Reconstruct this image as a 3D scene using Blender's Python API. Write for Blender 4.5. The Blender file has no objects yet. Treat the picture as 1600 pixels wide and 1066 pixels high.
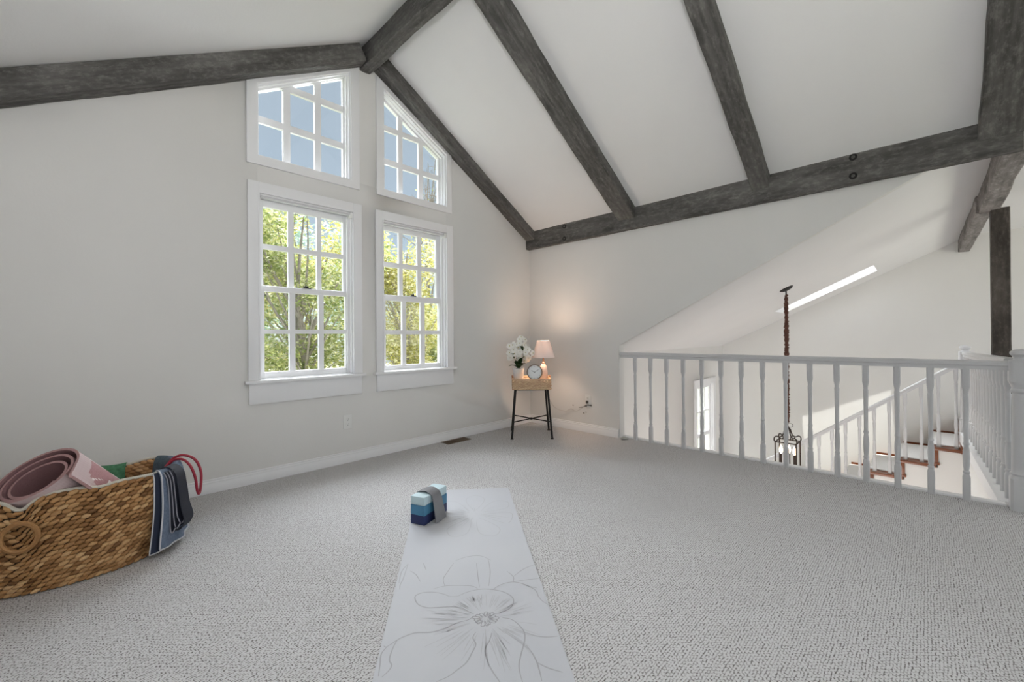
import bpy, bmesh, math, random
from mathutils import Vector, Matrix, noise
S = bpy.context.scene
COL = S.collection
PI = math.pi
rnd = random.Random(7)

# ------------------------------------------------------------------ materials
MATS = {}
def mat(name, col, rough=.6, metal=0., build=None, spec=.5):
    m = bpy.data.materials.new(name); m.use_nodes = True
    nt = m.node_tree; b = nt.nodes['Principled BSDF']
    b.inputs['Base Color'].default_value = (*col, 1); b.inputs['Roughness'].default_value = rough
    b.inputs['Metallic'].default_value = metal
    b.inputs['Specular IOR Level'].default_value = spec
    if build: build(nt, b)
    MATS[name] = m
    return m
def N(nt, t, **kw):
    n = nt.nodes.new(t)
    for k, v in kw.items():
        if k.startswith('i_'):
            n.inputs[k[2:].replace('_', ' ')].default_value = v
        else: setattr(n, k, v)
    return n
def ramp(nt, fac, stops):
    r = N(nt, 'ShaderNodeValToRGB')
    e = r.color_ramp.elements
    while len(e) < len(stops): e.new(.5)
    for el, (p, c) in zip(e, stops):
        el.position = p; el.color = (*c, 1) if len(c) == 3 else c
    nt.links.new(fac, r.inputs[0]); return r.outputs[0]
def coords(nt, scale=(1, 1, 1), rot=(0, 0, 0), out='Object'):
    tc = N(nt, 'ShaderNodeTexCoord'); mp = N(nt, 'ShaderNodeMapping')
    mp.inputs['Scale'].default_value = scale; mp.inputs['Rotation'].default_value = rot
    nt.links.new(tc.outputs[out], mp.inputs[0]); return mp.outputs[0]
def bump(nt, b, h, strength=.3, dist=.01):
    bp = N(nt, 'ShaderNodeBump'); bp.inputs['Strength'].default_value = strength; bp.inputs['Distance'].default_value = dist
    nt.links.new(h, bp.inputs['Height']); nt.links.new(bp.outputs[0], b.inputs['Normal'])
def noise_tex(nt, vec, scale, detail=4, rough=.55):
    n = N(nt, 'ShaderNodeTexNoise'); n.inputs['Scale'].default_value = scale
    n.inputs['Detail'].default_value = detail; n.inputs['Roughness'].default_value = rough
    nt.links.new(vec, n.inputs['Vector']); return n.outputs['Fac']
def mixc(nt, fac, a, b_, mode='MIX'):
    m = N(nt, 'ShaderNodeMix', data_type='RGBA', blend_type=mode)
    if isinstance(fac, (int, float)): m.inputs[0].default_value = fac
    else: nt.links.new(fac, m.inputs[0])
    for k, v in ((6, a), (7, b_)):
        if isinstance(v, tuple): m.inputs[k].default_value = (*v, 1)
        else: nt.links.new(v, m.inputs[k])
    return m.outputs[2]

def plaster(c1, c2):
    def f(nt, b):
        v = coords(nt); n1 = noise_tex(nt, v, 1.3, 3)
        nt.links.new(ramp(nt, n1, [(.3, c1), (.7, c2)]), b.inputs['Base Color'])
        bump(nt, b, noise_tex(nt, v, 60, 5), .06, .01)
    return f
mat('wall_paint', (.7, .68, .64), .85, build=plaster((.715, .705, .685), (.74, .73, .71)), spec=.2)
mat('ceiling_paint', (.75, .74, .72), .9, build=plaster((.765, .76, .755), (.79, .785, .78)), spec=.15)
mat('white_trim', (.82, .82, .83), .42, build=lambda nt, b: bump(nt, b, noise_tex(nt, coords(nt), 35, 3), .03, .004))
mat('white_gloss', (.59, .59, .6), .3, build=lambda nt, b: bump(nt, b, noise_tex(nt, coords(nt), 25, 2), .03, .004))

def f_beam(dark, light, scale=1.0):
    def f(nt, b):
        g = noise_tex(nt, coords(nt, (1.3 * scale, 10 * scale, 10 * scale)), 2.4, 10, .68)
        blot = noise_tex(nt, coords(nt, (1.5, 3.4, 3.4)), 1.5, 6, .62); speck = noise_tex(nt, coords(nt, (7, 14, 14)), 3.0, 5, .7)
        hi = tuple(min(1, x * 1.75) for x in light); lo = tuple(x * .45 for x in dark)
        c = ramp(nt, g, [(.30, lo), (.44, dark), (.6, light), (.78, hi)])
        c = mixc(nt, .5, c, ramp(nt, blot, [(.32, tuple(x * .5 for x in dark)), (.5, dark), (.62, light), (.76, hi)]))
        c = mixc(nt, .3, c, ramp(nt, speck, [(.34, lo), (.5, dark), (.66, hi)]))
        w = N(nt, 'ShaderNodeTexWave', bands_direction='Y'); w.inputs['Scale'].default_value = 1.0
        w.inputs['Distortion'].default_value = 9; w.inputs['Detail'].default_value = 4; w.inputs['Detail Scale'].default_value = .9
        nt.links.new(coords(nt, (.7, 7, 5)), w.inputs['Vector'])
        c = mixc(nt, .12, c, ramp(nt, w.outputs['Fac'], [(.1, lo), (.6, light)]))
        vo = N(nt, 'ShaderNodeTexVoronoi'); vo.inputs['Scale'].default_value = 1.0
        nt.links.new(coords(nt, (1.3, 4.5, 4.5)), vo.inputs['Vector'])
        k = ramp(nt, vo.outputs['Distance'], [(.06, (0, 0, 0)), (.16, (1, 1, 1))])
        c = mixc(nt, .6, c, mixc(nt, k, tuple(x * .3 for x in dark), c))
        nt.links.new(c, b.inputs['Base Color'])
        ad = N(nt, 'ShaderNodeMath', operation='ADD'); nt.links.new(g, ad.inputs[0]); nt.links.new(speck, ad.inputs[1])
        bump(nt, b, ad.outputs[0], .35, .012)
    return f
mat('beam_wood', (.1, .095, .09), .75, build=f_beam((.077, .073, .068), (.175, .168, .158)), spec=.3)
mat('pale_beam_wood', (.3, .28, .27), .8, build=f_beam((.19, .175, .165), (.36, .33, .315)), spec=.3)
mat('post_wood', (.08, .07, .06), .75, build=f_beam((.06, .051, .044), (.125, .108, .095)), spec=.3)
mat('dark_metal', (.012, .011, .011), .45, .3)
mat('hole_dark', (.01, .009, .008), .9)

def f_carpet(nt, b):
    tc = N(nt, 'ShaderNodeTexCoord')
    n = N(nt, 'ShaderNodeTexNoise'); n.inputs['Scale'].default_value = 26; n.inputs['Detail'].default_value = 2
    nt.links.new(tc.outputs['Object'], n.inputs['Vector'])
    sub = N(nt, 'ShaderNodeVectorMath', operation='SUBTRACT'); sub.inputs[1].default_value = (.5, .5, .5)
    nt.links.new(n.outputs['Color'], sub.inputs[0])
    sc = N(nt, 'ShaderNodeVectorMath', operation='SCALE'); sc.inputs['Scale'].default_value = .012
    nt.links.new(sub.outputs[0], sc.inputs[0])
    ad = N(nt, 'ShaderNodeVectorMath', operation='ADD')
    nt.links.new(tc.outputs['Object'], ad.inputs[0]); nt.links.new(sc.outputs[0], ad.inputs[1])
    def brick(rot, w, h, mo):
        mp = N(nt, 'ShaderNodeMapping'); mp.inputs['Rotation'].default_value = (0, 0, rot)
        nt.links.new(ad.outputs[0], mp.inputs[0])
        br = N(nt, 'ShaderNodeTexBrick'); br.inputs['Scale'].default_value = 1
        br.inputs['Mortar Size'].default_value = mo; br.inputs['Mortar Smooth'].default_value = .6
        br.inputs['Brick Width'].default_value = w; br.inputs['Row Height'].default_value = h
        nt.links.new(mp.outputs[0], br.inputs['Vector']); return br.outputs['Fac']
    f1 = brick(0, .0165, .0088, .0024)
    gate = noise_tex(nt, tc.outputs['Object'], 130, 2)
    gm = ramp(nt, gate, [(.42, (0, 0, 0)), (.60, (1, 1, 1))])
    m = N(nt, 'ShaderNodeMath', operation='MULTIPLY'); nt.links.new(f1, m.inputs[0]); nt.links.new(gm, m.inputs[1])
    big = noise_tex(nt, tc.outputs['Object'], 1.6, 3); fine = noise_tex(nt, tc.outputs['Object'], 260, 2)
    base = ramp(nt, big, [(.3, (.60, .592, .592)), (.7, (.645, .64, .645))])
    base = mixc(nt, .25, base, ramp(nt, fine, [(.3, (.51, .50, .50)), (.7, (.73, .72, .725))]))
    c = mixc(nt, m.outputs[0], base, (.165, .15, .145))
    nt.links.new(c, b.inputs['Base Color'])
    inv = N(nt, 'ShaderNodeMath', operation='SUBTRACT'); inv.inputs[0].default_value = 1; nt.links.new(m.outputs[0], inv.inputs[1])
    bump(nt, b, inv.outputs[0], .35, .005)
mat('carpet', (.6, .57, .54), .95, build=f_carpet, spec=.05)

def f_weave_rand(stops):
    def f(nt, b):
        g = N(nt, 'ShaderNodeNewGeometry')
        c = ramp(nt, g.outputs['Random Per Island'], stops)
        n = noise_tex(nt, coords(nt, (60, 60, 260)), 1.5, 3)
        c = mixc(nt, .45, c, mixc(nt, n, (.05, .025, .01), (.85, .62, .36)), 'OVERLAY')
        nt.links.new(c, b.inputs['Base Color']); bump(nt, b, n, .3, .003)
    return f
mat('seagrass', (.4, .24, .11), .65, build=f_weave_rand([(0, (.17, .085, .032)), (.2, (.33, .185, .078)), (.55, (.45, .275, .13)), (.85, (.56, .38, .2)), (1, (.64, .47, .28))]), spec=.35)
mat('basket_core', (.07, .04, .018), .9)
mat('tray_weave', (.5, .33, .22), .7, build=f_weave_rand([(0, (.52, .39, .29)), (.5, (.68, .54, .42)), (1, (.8, .67, .54))]))
mat('rim_cord', (.62, .58, .5), .8, build=lambda nt, b: bump(nt, b, noise_tex(nt, coords(nt, (1, 1, 1)), 200, 2), .5, .004))
def f_foam(c1, c2, sc=180):
    def f(nt, b):
        n = noise_tex(nt, coords(nt), sc, 3)
        nt.links.new(ramp(nt, n, [(.3, c1), (.7, c2)]), b.inputs['Base Color']); bump(nt, b, n, .2, .003)
    return f
mat('pink_foam', (.5, .3, .3), .7, build=f_foam((.37, .215, .215), (.43, .255, .25)))
mat('pink_inner', (.4, .2, .2), .75, build=f_foam((.27, .145, .15), (.32, .175, .18)))
def f_pinkface(nt, b):
    v = coords(nt)
    w = N(nt, 'ShaderNodeTexWave', bands_direction='Z'); w.inputs['Scale'].default_value = 48; w.inputs['Distortion'].default_value = .6
    nt.links.new(v, w.inputs['Vector'])
    c = mixc(nt, .18, (.62, .48, .48), ramp(nt, w.outputs['Fac'], [(.4, (.45, .32, .33)), (.6, (.7, .58, .58))]))
    nt.links.new(c, b.inputs['Base Color'])
mat('pink_face', (.7, .56, .56), .65, build=f_pinkface)
mat('pink_print', (.44, .2, .21), .7, build=f_foam((.40, .2, .21), (.5, .27, .28)))
mat('pink_line', (.82, .74, .74), .7)
mat('green_cloth', (.06, .2, .1), .8, build=f_foam((.045, .155, .075), (.09, .27, .14), 60))
mat('towel_blue', (.17, .22, .3), .85, build=f_foam((.105, .14, .205), (.16, .205, .285), 90))
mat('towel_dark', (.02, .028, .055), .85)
mat('towel_teal', (.06, .09, .11), .85, build=f_foam((.045, .07, .09), (.085, .12, .145), 90))
mat('piping', (.6, .6, .64), .8)
mat('navy_strap', (.008, .01, .022), .7, build=f_foam((.006, .008, .018), (.013, .016, .03), 300))
mat('strap_edge', (.33, .33, .38), .8)
mat('red_rubber', (.33, .014, .035), .4)
def f_mat(nt, b):
    n = noise_tex(nt, coords(nt), 2.2, 3)
    nt.links.new(ramp(nt, n, [(.3, (.525, .535, .57)), (.7, (.56, .565, .59))]), b.inputs['Base Color'])
    bump(nt, b, noise_tex(nt, coords(nt), 500, 2), .05, .002)
mat('yoga_mat_grey', (.66, .66, .68), .6, build=f_mat, spec=.3)
mat('mat_print', (.385, .385, .405), .65)
mat('mat_print_faint', (.46, .46, .48), .65)
mat('mat_edge', (.33, .32, .33), .8)
mat('block_pale', (.52, .66, .71), .6, build=f_foam((.5, .64, .69), (.55, .69, .74), 300))
mat('block_teal', (.055, .2, .34), .6, build=f_foam((.05, .185, .32), (.065, .22, .365), 300))
mat('block_navy', (.008, .018, .085), .6, build=f_foam((.007, .015, .075), (.012, .024, .1), 300))
mat('strap_grey', (.2, .2, .215), .75, build=f_foam((.18, .18, .195), (.23, .23, .245), 400))
mat('petal', (.86, .85, .80), .6, spec=.2)
mat('petal_heart', (.45, .40, .10), .6)
mat('leaf_dark', (.02, .05, .012), .5)
mat('stem', (.09, .08, .03), .6)
mat('pot_white', (.74, .73, .72), .35, build=f_foam((.70, .69, .68), (.78, .77, .76), 40))
mat('soil', (.03, .02, .015), .9)
mat('copper', (.42, .20, .11), .35, .85)
mat('clock_case', (.17, .12, .09), .35, .8)
mat('clock_face', (.80, .82, .83), .45)
mat('clock_ink', (.02, .025, .03), .5)
mat('lamp_ceramic', (.68, .54, .47), .4, build=f_foam((.64, .5, .43), (.72, .585, .52), 30))
def f_shade(nt, b):
    b.inputs['Transmission Weight'].default_value = 0
    tr = N(nt, 'ShaderNodeBsdfTranslucent'); tr.inputs[0].default_value = (.85, .74, .68, 1)
    mx = N(nt, 'ShaderNodeMixShader'); mx.inputs[0].default_value = .13
    out = nt.nodes['Material Output']
    nt.links.new(b.outputs[0], mx.inputs[1]); nt.links.new(tr.outputs[0], mx.inputs[2]); nt.links.new(mx.outputs[0], out.inputs[0])
mat('shade_cloth', (.78, .73, .71), .9, build=f_shade)
def emis(name, col, s):
    m = mat(name, col, .5); b = m.node_tree.nodes['Principled BSDF']
    b.inputs['Emission Color'].default_value = (*col, 1); b.inputs['Emission Strength'].default_value = s
emis('lamp_bulb', (1, .66, .38), 12)
emis('candle_bulb', (1, .74, .5), 9)
mat('bulb_base', (.6, .5, .4), .5)
mat('plastic_white', (.78, .78, .76), .4)
mat('rubber_grey', (.42, .42, .40), .6)
mat('slot_dark', (.06, .055, .05), .6)
mat('cord_clear', (.5, .45, .42), .4)
mat('vent_brown', (.13, .085, .05), .5, .3)
mat('vent_dark', (.012, .009, .007), .8)
def f_tread(nt, b):
    g = noise_tex(nt, coords(nt, (10, 1.5, 10)), 3, 6)
    nt.links.new(ramp(nt, g, [(.3, (.13, .038, .014)), (.7, (.24, .08, .032))]), b.inputs['Base Color'])
mat('stair_wood', (.2, .07, .03), .28, build=f_tread)
mat('runner_white', (.74, .73, .72), .95, build=f_foam((.69, .68, .67), (.78, .77, .76), 220), spec=.1)
mat('chain_cloth', (.09, .034, .022), .85, build=f_foam((.05, .018, .012), (.14, .058, .038), 120))
mat('lantern_iron', (.035, .022, .016), .5, .5)
mat('bark', (.15, .12, .1), .9, build=f_foam((.2, .175, .15), (.33, .29, .25), 14))
def leafmat(name, stops):
    def f(nt, b):
        g = N(nt, 'ShaderNodeNewGeometry')
        c = ramp(nt, g.outputs['Random Per Island'], stops)
        nt.links.new(c, b.inputs['Base Color'])
        tr = N(nt, 'ShaderNodeBsdfTranslucent'); nt.links.new(c, tr.inputs[0])
        mx = N(nt, 'ShaderNodeMixShader'); mx.inputs[0].default_value = .6
        nt.links.new(b.outputs[0], mx.inputs[1]); nt.links.new(tr.outputs[0], mx.inputs[2])
        nt.links.new(mx.outputs[0], nt.nodes['Material Output'].inputs[0])
    return mat(name, (.3, .35, .08), .6, build=f)
leafmat('leaves_yellow', [(0, (.24, .25, .05)), (.4, (.40, .37, .10)), (.75, (.54, .49, .22)), (1, (.7, .68, .48))])
leafmat('leaves_green', [(0, (.14, .19, .045)), (.45, (.27, .31, .10)), (.8, (.42, .42, .19)), (1, (.64, .64, .48))])
leafmat('leaves_blue', [(0, (.15, .23, .17)), (.5, (.28, .37, .28)), (1, (.55, .6, .55))])
mat('lawn', (.2, .28, .08), .95, build=f_foam((.2, .215, .13), (.28, .28, .2), 3))
def f_glass(nt, b):
    out = nt.nodes['Material Output']
    t = N(nt, 'ShaderNodeBsdfTransparent'); t.inputs[0].default_value = (.96, .975, .97, 1)
    g = N(nt, 'ShaderNodeBsdfGlossy'); g.inputs['Roughness'].default_value = .02
    lw = N(nt, 'ShaderNodeLayerWeight'); lw.inputs['Blend'].default_value = .5
    pw = N(nt, 'ShaderNodeMath', operation='POWER'); nt.links.new(lw.outputs['Facing'], pw.inputs[0]); pw.inputs[1].default_value = 5
    fr = N(nt, 'ShaderNodeMath', operation='MULTIPLY_ADD'); nt.links.new(pw.outputs[0], fr.inputs[0]); fr.inputs[1].default_value = .45; fr.inputs[2].default_value = .02
    mx = N(nt, 'ShaderNodeMixShader')
    nt.links.new(fr.outputs[0], mx.inputs[0]); nt.links.new(t.outputs[0], mx.inputs[1]); nt.links.new(g.outputs[0], mx.inputs[2])
    nt.links.new(mx.outputs[0], out.inputs[0])
mat('window_glass', (1, 1, 1), .02, build=f_glass)

# ------------------------------------------------------------------ mesh builder
class MB:
    def __init__(s): s.v = []; s.f = []; s.m = []
    def add(s, vs, fs, mi=0):
        o = len(s.v); s.v += [tuple(v) for v in vs]
        for f in fs: s.f.append(tuple(i + o for i in f)); s.m.append(mi)
        return s
    def box(s, a, b, mi=0, M=None):
        (x0, y0, z0), (x1, y1, z1) = a, b
        vs = [Vector(p) for p in ((x0, y0, z0), (x1, y0, z0), (x1, y1, z0), (x0, y1, z0), (x0, y0, z1), (x1, y0, z1), (x1, y1, z1), (x0, y1, z1))]
        if M: vs = [M @ v for v in vs]
        return s.add(vs, [(0, 3, 2, 1), (4, 5, 6, 7), (0, 1, 5, 4), (1, 2, 6, 5), (2, 3, 7, 6), (3, 0, 4, 7)], mi)
    def prism(s, poly, axis, a, b, mi=0):
        # poly in the two remaining axes (x,z for axis y; y,z for axis x; x,y for axis z)
        def P(p, t): return {'y': (p[0], t, p[1]), 'x': (t, p[0], p[1]), 'z': (p[0], p[1], t)}[axis]
        n = len(poly); vs = [P(p, a) for p in poly] + [P(p, b) for p in poly]
        fs = [tuple(range(n)), tuple(range(2 * n - 1, n - 1, -1))] + [(i, (i + 1) % n, n + (i + 1) % n, n + i) for i in range(n)]
        return s.add(vs, fs, mi)
    def ring(s, outer, inner, axis, a, b, mi=0):
        def P(p, t): return {'y': (p[0], t, p[1]), 'x': (t, p[0], p[1]), 'z': (p[0], p[1], t)}[axis]
        n = len(outer); vs = [P(p, t) for t in (a, b) for L in (outer, inner) for p in L]; fs = []
        for i in range(n):
            j = (i + 1) % n
            fs += [(i, j, n + j, n + i), (2 * n + i, 3 * n + i, 3 * n + j, 2 * n + j), (i, 2 * n + i, 2 * n + j, j), (n + i, n + j, 3 * n + j, 3 * n + i)]
        return s.add(vs, fs, mi)
    def tube(s, pts, r, n=8, mi=0, caps=True, closed=False):
        pts = [Vector(p) for p in pts]; m = len(pts); vs = []; up = None
        for i, p in enumerate(pts):
            if closed: t = (pts[(i + 1) % m] - pts[i - 1])
            else: t = pts[min(i + 1, m - 1)] - pts[max(i - 1, 0)]
            t.normalize()
            if up is None:
                up = Vector((0, 0, 1)) if abs(t.z) < .9 else Vector((1, 0, 0))
            x = (up - t * up.dot(t)).normalized(); y = t.cross(x); up = x
            rr = r[i] if isinstance(r, (list, tuple)) else r
            for k in range(n):
                a = 2 * PI * k / n; vs.append(p + (x * math.cos(a) + y * math.sin(a)) * rr)
        fs = []
        for i in range(m if closed else m - 1):
            i2 = (i + 1) % m
            for k in range(n):
                k2 = (k + 1) % n; fs.append((i * n + k, i * n + k2, i2 * n + k2, i2 * n + k))
        if caps and not closed: fs += [tuple(range(n - 1, -1, -1)), tuple(range((m - 1) * n, m * n))]
        return s.add(vs, fs, mi)
    def lathe(s, prof, c=(0, 0, 0), n=20, mi=0, M=None, square=None):
        # prof [(r,z)...]; closed at r==0 ends by caps
        vs = []; fs = []; m = len(prof)
        for r, z in prof:
            for k in range(n):
                a = 2 * PI * k / n
                v = Vector((r * math.cos(a), r * math.sin(a), z))
                if M: v = M @ v
                vs.append(v + Vector(c))
        for i in range(m - 1):
            for k in range(n):
                k2 = (k + 1) % n; fs.append((i * n + k, i * n + k2, (i + 1) * n + k2, (i + 1) * n + k))
        fs += [tuple(range(n - 1, -1, -1)), tuple(range((m - 1) * n, m * n))]
        return s.add(vs, fs, mi)
    def grid(s, P, mi=0, closed_u=False):
        nu = len(P); nv = len(P[0]); vs = [p for r in P for p in r]; fs = []
        for i in range(nu if closed_u else nu - 1):
            i2 = (i + 1) % nu
            for j in range(nv - 1): fs.append((i * nv + j, i2 * nv + j, i2 * nv + j + 1, i * nv + j + 1))
        return s.add(vs, fs, mi)
    def sheet(s, P, t, mi=0, mi2=None, mie=None):
        # thick sheet from a grid of points, thickness t along normals
        nu = len(P); nv = len(P[0]); P = [[Vector(p) for p in r] for r in P]; Q = []
        for i in range(nu):
            q = []
            for j in range(nv):
                du = P[min(i + 1, nu - 1)][j] - P[max(i - 1, 0)][j]; dv = P[i][min(j + 1, nv - 1)] - P[i][max(j - 1, 0)]
                n = du.cross(dv); n = n.normalized() if n.length > 1e-9 else Vector((0, 0, 1))
                q.append(P[i][j] + n * t)
            Q.append(q)
        o = len(s.v); s.v += [tuple(p) for r in P for p in r] + [tuple(p) for r in Q for p in r]
        K = nu * nv; mi2 = mi if mi2 is None else mi2; mie = mi if mie is None else mie
        def F(f, m): s.f.append(tuple(o + i for i in f)); s.m.append(m)
        for i in range(nu - 1):
            for j in range(nv - 1):
                a, b, c, d = i * nv + j, (i + 1) * nv + j, (i + 1) * nv + j + 1, i * nv + j + 1
                F((a, d, c, b), mi); F((K + a, K + b, K + c, K + d), mi2)
        for i in range(nu - 1):
            for j in (0, nv - 1):
                a, b = i * nv + j, (i + 1) * nv + j
                F((a, b, K + b, K + a), mie)
        for j in range(nv - 1):
            for i in (0, nu - 1):
                a, b = i * nv + j, i * nv + j + 1
                F((a, b, K + b, K + a), mie)
        return s
    def build(s, name, mats, parent=None, loc=None, bevel=0, angle=35, recalc=True, M=None):
        me = bpy.data.meshes.new(name); me.from_pydata(s.v, [], s.f)
        if isinstance(mats, str): mats = [mats]
        for m in mats: me.materials.append(MATS[m])
        for p, i in zip(me.polygons, s.m): p.material_index = i
        bm = bmesh.new(); bm.from_mesh(me)
        if not bevel: bmesh.ops.remove_doubles(bm, verts=bm.verts, dist=1e-6)
        if recalc: bmesh.ops.recalc_face_normals(bm, faces=bm.faces)
        if bevel:
            es = [e for e in bm.edges if len(e.link_faces) == 2 and e.calc_face_angle(0) > .6]
            bmesh.ops.bevel(bm, geom=es, offset=bevel, segments=2, affect='EDGES', profile=.6, clamp_overlap=True)
        for f in bm.faces: f.smooth = True
        for e in bm.edges:
            if len(e.link_faces) == 2 and e.calc_face_angle(0) > math.radians(angle): e.smooth = False
        bm.to_mesh(me); bm.free()
        return link(name, me, parent, loc, M)
WORLD = {}
def link(name, me, parent=None, loc=None, M=None):
    o = bpy.data.objects.new(name, me); COL.objects.link(o)
    pw = WORLD.get(parent.name, Vector()) if parent else Vector()
    if parent: o.parent = parent
    w = Vector(loc) if loc is not None else Vector()
    if M is not None:
        o.matrix_basis = Matrix.Translation(-pw) @ M; w = M.translation.copy()
    else: o.location = w - pw
    WORLD[o.name] = w
    return o
def clip(poly, a, b, c):            # keep a*x+b*z<=c
    out = []
    for i in range(len(poly)):
        p, q = poly[i], poly[(i + 1) % len(poly)]
        dp = a * p[0] + b * p[1] - c; dq = a * q[0] + b * q[1] - c
        if dp <= 0: out.append(p)
        if dp * dq < 0:
            t = dp / (dp - dq); out.append((p[0] + t * (q[0] - p[0]), p[1] + t * (q[1] - p[1])))
    return out
def tag(o, label, cat, group=None, kind=None):
    o['label'] = label; o['category'] = cat
    if group: o['group'] = group
    if kind: o['kind'] = kind
    return o
def thing(name, loc, label, cat, group=None, kind=None):
    o = bpy.data.objects.new(name, None); COL.objects.link(o); o.location = loc; o.empty_display_size = .1
    WORLD[o.name] = Vector(loc); return tag(o, label, cat, group, kind)
def struct(o, label, cat): return tag(o, label, cat, None, 'structure')
def boolean(o, cutters):
    for c in cutters:
        md = o.modifiers.new('cut', 'BOOLEAN'); md.operation = 'DIFFERENCE'; md.solver = 'EXACT'; md.object = c
    bpy.context.view_layer.update()
    dg = bpy.context.evaluated_depsgraph_get()
    me = bpy.data.meshes.new_from_object(o.evaluated_get(dg))
    o.modifiers.clear(); old = o.data; o.data = me; bpy.data.meshes.remove(old)
    for c in cutters:
        m = c.data; bpy.data.objects.remove(c); bpy.data.meshes.remove(m)
    return o
def spline(pts, k=8, closed=False):
    pts = [Vector(p) for p in pts]; n = len(pts); out = []
    rng = range(n if closed else n - 1)
    for i in rng:
        if closed: p0, p1, p2, p3 = pts[i - 1], pts[i], pts[(i + 1) % n], pts[(i + 2) % n]
        else: p0, p1, p2, p3 = pts[max(i - 1, 0)], pts[i], pts[i + 1], pts[min(i + 2, n - 1)]
        for j in range(k):
            t = j / k
            out.append(.5 * ((2 * p1) + (p2 - p0) * t + (2 * p0 - 5 * p1 + 4 * p2 - p3) * t * t + (3 * p1 - p0 - 3 * p2 + p3) * t ** 3))
    if not closed: out.append(pts[-1])
    return out

# ------------------------------------------------------------------ camera
C0 = Vector((-3.86446, -3.48711, 1.05))
Fv = Vector((.71315522, .70099198, .00445947)); Rv = Vector((.70100406, -.71312307, -.00698528)); Uv = Vector((.00171647, -.00810769, .99996566))
cam = bpy.data.cameras.new('camera'); cam.sensor_width = 36; cam.sensor_fit = 'HORIZONTAL'; cam.lens = 657.1 / 1600 * 36
cam.shift_y = -9.5 / 1600; cam.clip_start = .02
co = bpy.data.objects.new('camera', cam); COL.objects.link(co)
co.matrix_world = Matrix(((Rv.x, Uv.x, -Fv.x, C0.x), (Rv.y, Uv.y, -Fv.y, C0.y), (Rv.z, Uv.z, -Fv.z, C0.z), (0, 0, 0, 1)))
S.camera = co
RH = Vector((.7010, -.7131, 0)); FH = Vector((.7131, .7010, 0))

# ------------------------------------------------------------------ room shell
XL, YB, XF, ZB = -4.45, -6.6, 3.65, -2.7
RX = -2.115
def zl(x): return 3.59 - .56 * (RX - x)
def zr(x): return 2.285 - .6155 * x
YE = -1.055                       # end wall of the stairwell
def zc0(y): return .953 + .5145 * (-1.233 - y)       # stairwell ceiling on the loft side
def zc1(y): return .885 + .481 * (-1.067 - y)        # and on the far wall

# carpet floor
struct(MB().box((XL - .1, YB - .1, -.25), (.055, .0, 0)).build('floor', 'carpet'), 'pale berber carpet of the loft', 'floor')
struct(MB().box((.055, YB - .1, -.25), (XF, -3.86, 0)).build('floor_landing', 'carpet'), 'carpeted landing behind the stair railing', 'floor')
struct(MB().box((.0, -6.6, ZB - .1), (XF + .1, .0, ZB)).build('floor_lower', 'stair_wood'), 'wooden floor at the bottom of the stairwell', 'floor')

# window wall
wall = MB().prism([(XL - .1, 0), (.0, 0), (.0, zr(0) + .08), (RX, 3.59 + .1), (XL - .1, zl(XL - .1) + .08)], 'y', 0, .14).build('wall_back', 'wall_paint')
UL_in = [(-2.975, 2.392), (-2.268, 2.392), (-2.268, 3.318), (-2.975, 2.918)]
UR_in = [(-1.965, 2.387), (-1.268, 2.382), (-1.268, 2.912), (-1.965, 3.306)]
LL_in = [(-2.965, .745), (-2.253, .745), (-2.253, 2.12), (-2.965, 2.12)]
LR_in = [(-1.98, .745), (-1.272, .745), (-1.272, 2.112), (-1.98, 2.112)]
cut = [MB().prism(p, 'y', -.1, .3).build('cutter', 'wall_paint') for p in (UL_in, UR_in, LL_in, LR_in)]
struct(boolean(wall, cut), 'off-white gable wall with the four windows', 'wall')

# right wall with the sloping stair opening
struct(MB().prism([(.14, 0), (-1.233, 0), (-1.233, .953), (-3.49, zc0(-3.49)), (-3.9, zc0(-3.9)), (-3.9, 2.4), (.14, 2.4)], 'x', 0, .096)
       .build('wall_right', 'wall_paint'), 'off-white wall that slopes down to the stair opening', 'wall')
struct(MB().box((XL - .1, YB - .1, 0), (XL, 0, zl(XL) + .05)).build('wall_left', 'wall_paint'), 'off-white low side wall of the loft', 'wall')
wb = MB().prism([(XL - .1, 0), (XF + .1, 0), (XF + .1, 2.4), (.0, 2.4), (RX, 3.69), (XL - .1, zl(XL - .1) + .08)], 'y', YB - .1, YB).build('wall_front', 'wall_paint')
wcut = [MB().box((-3.9, YB - .3, .7), (-.4, YB + .2, 2.2)).build('cutter', 'wall_paint'), MB().box((.6, YB - .3, .5), (3.1, YB + .2, 2.05)).build('cutter', 'wall_paint')]  # openings added for the unseen fill lights
struct(boolean(wb, wcut), 'off-white wall behind the viewer', 'wall')
def slab(name, pts, th, m, label):
    mb = MB(); n = len(pts)
    mb.add(pts + [(p[0], p[1], p[2] + th) for p in pts], [tuple(range(n)), tuple(range(2 * n - 1, n - 1, -1))] + [(i, (i + 1) % n, n + (i + 1) % n, n + i) for i in range(n)])
    return struct(mb.build(name, m), label, 'ceiling')
Y0, Y1 = .3, YB - .1
slab('ceiling_left', [(XL - .15, Y0, zl(XL - .15)), (RX, Y0, 3.59), (RX, Y1, 3.59), (XL - .15, Y1, zl(XL - .15))], .12, 'ceiling_paint', 'white sloping ceiling left of the ridge beam')
slab('ceiling_right', [(RX, Y0, 3.59), (.05, Y0, zr(.05)), (.05, Y1, zr(.05)), (RX, Y1, 3.59)], .12, 'ceiling_paint', 'white sloping ceiling right of the ridge beam')
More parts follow.
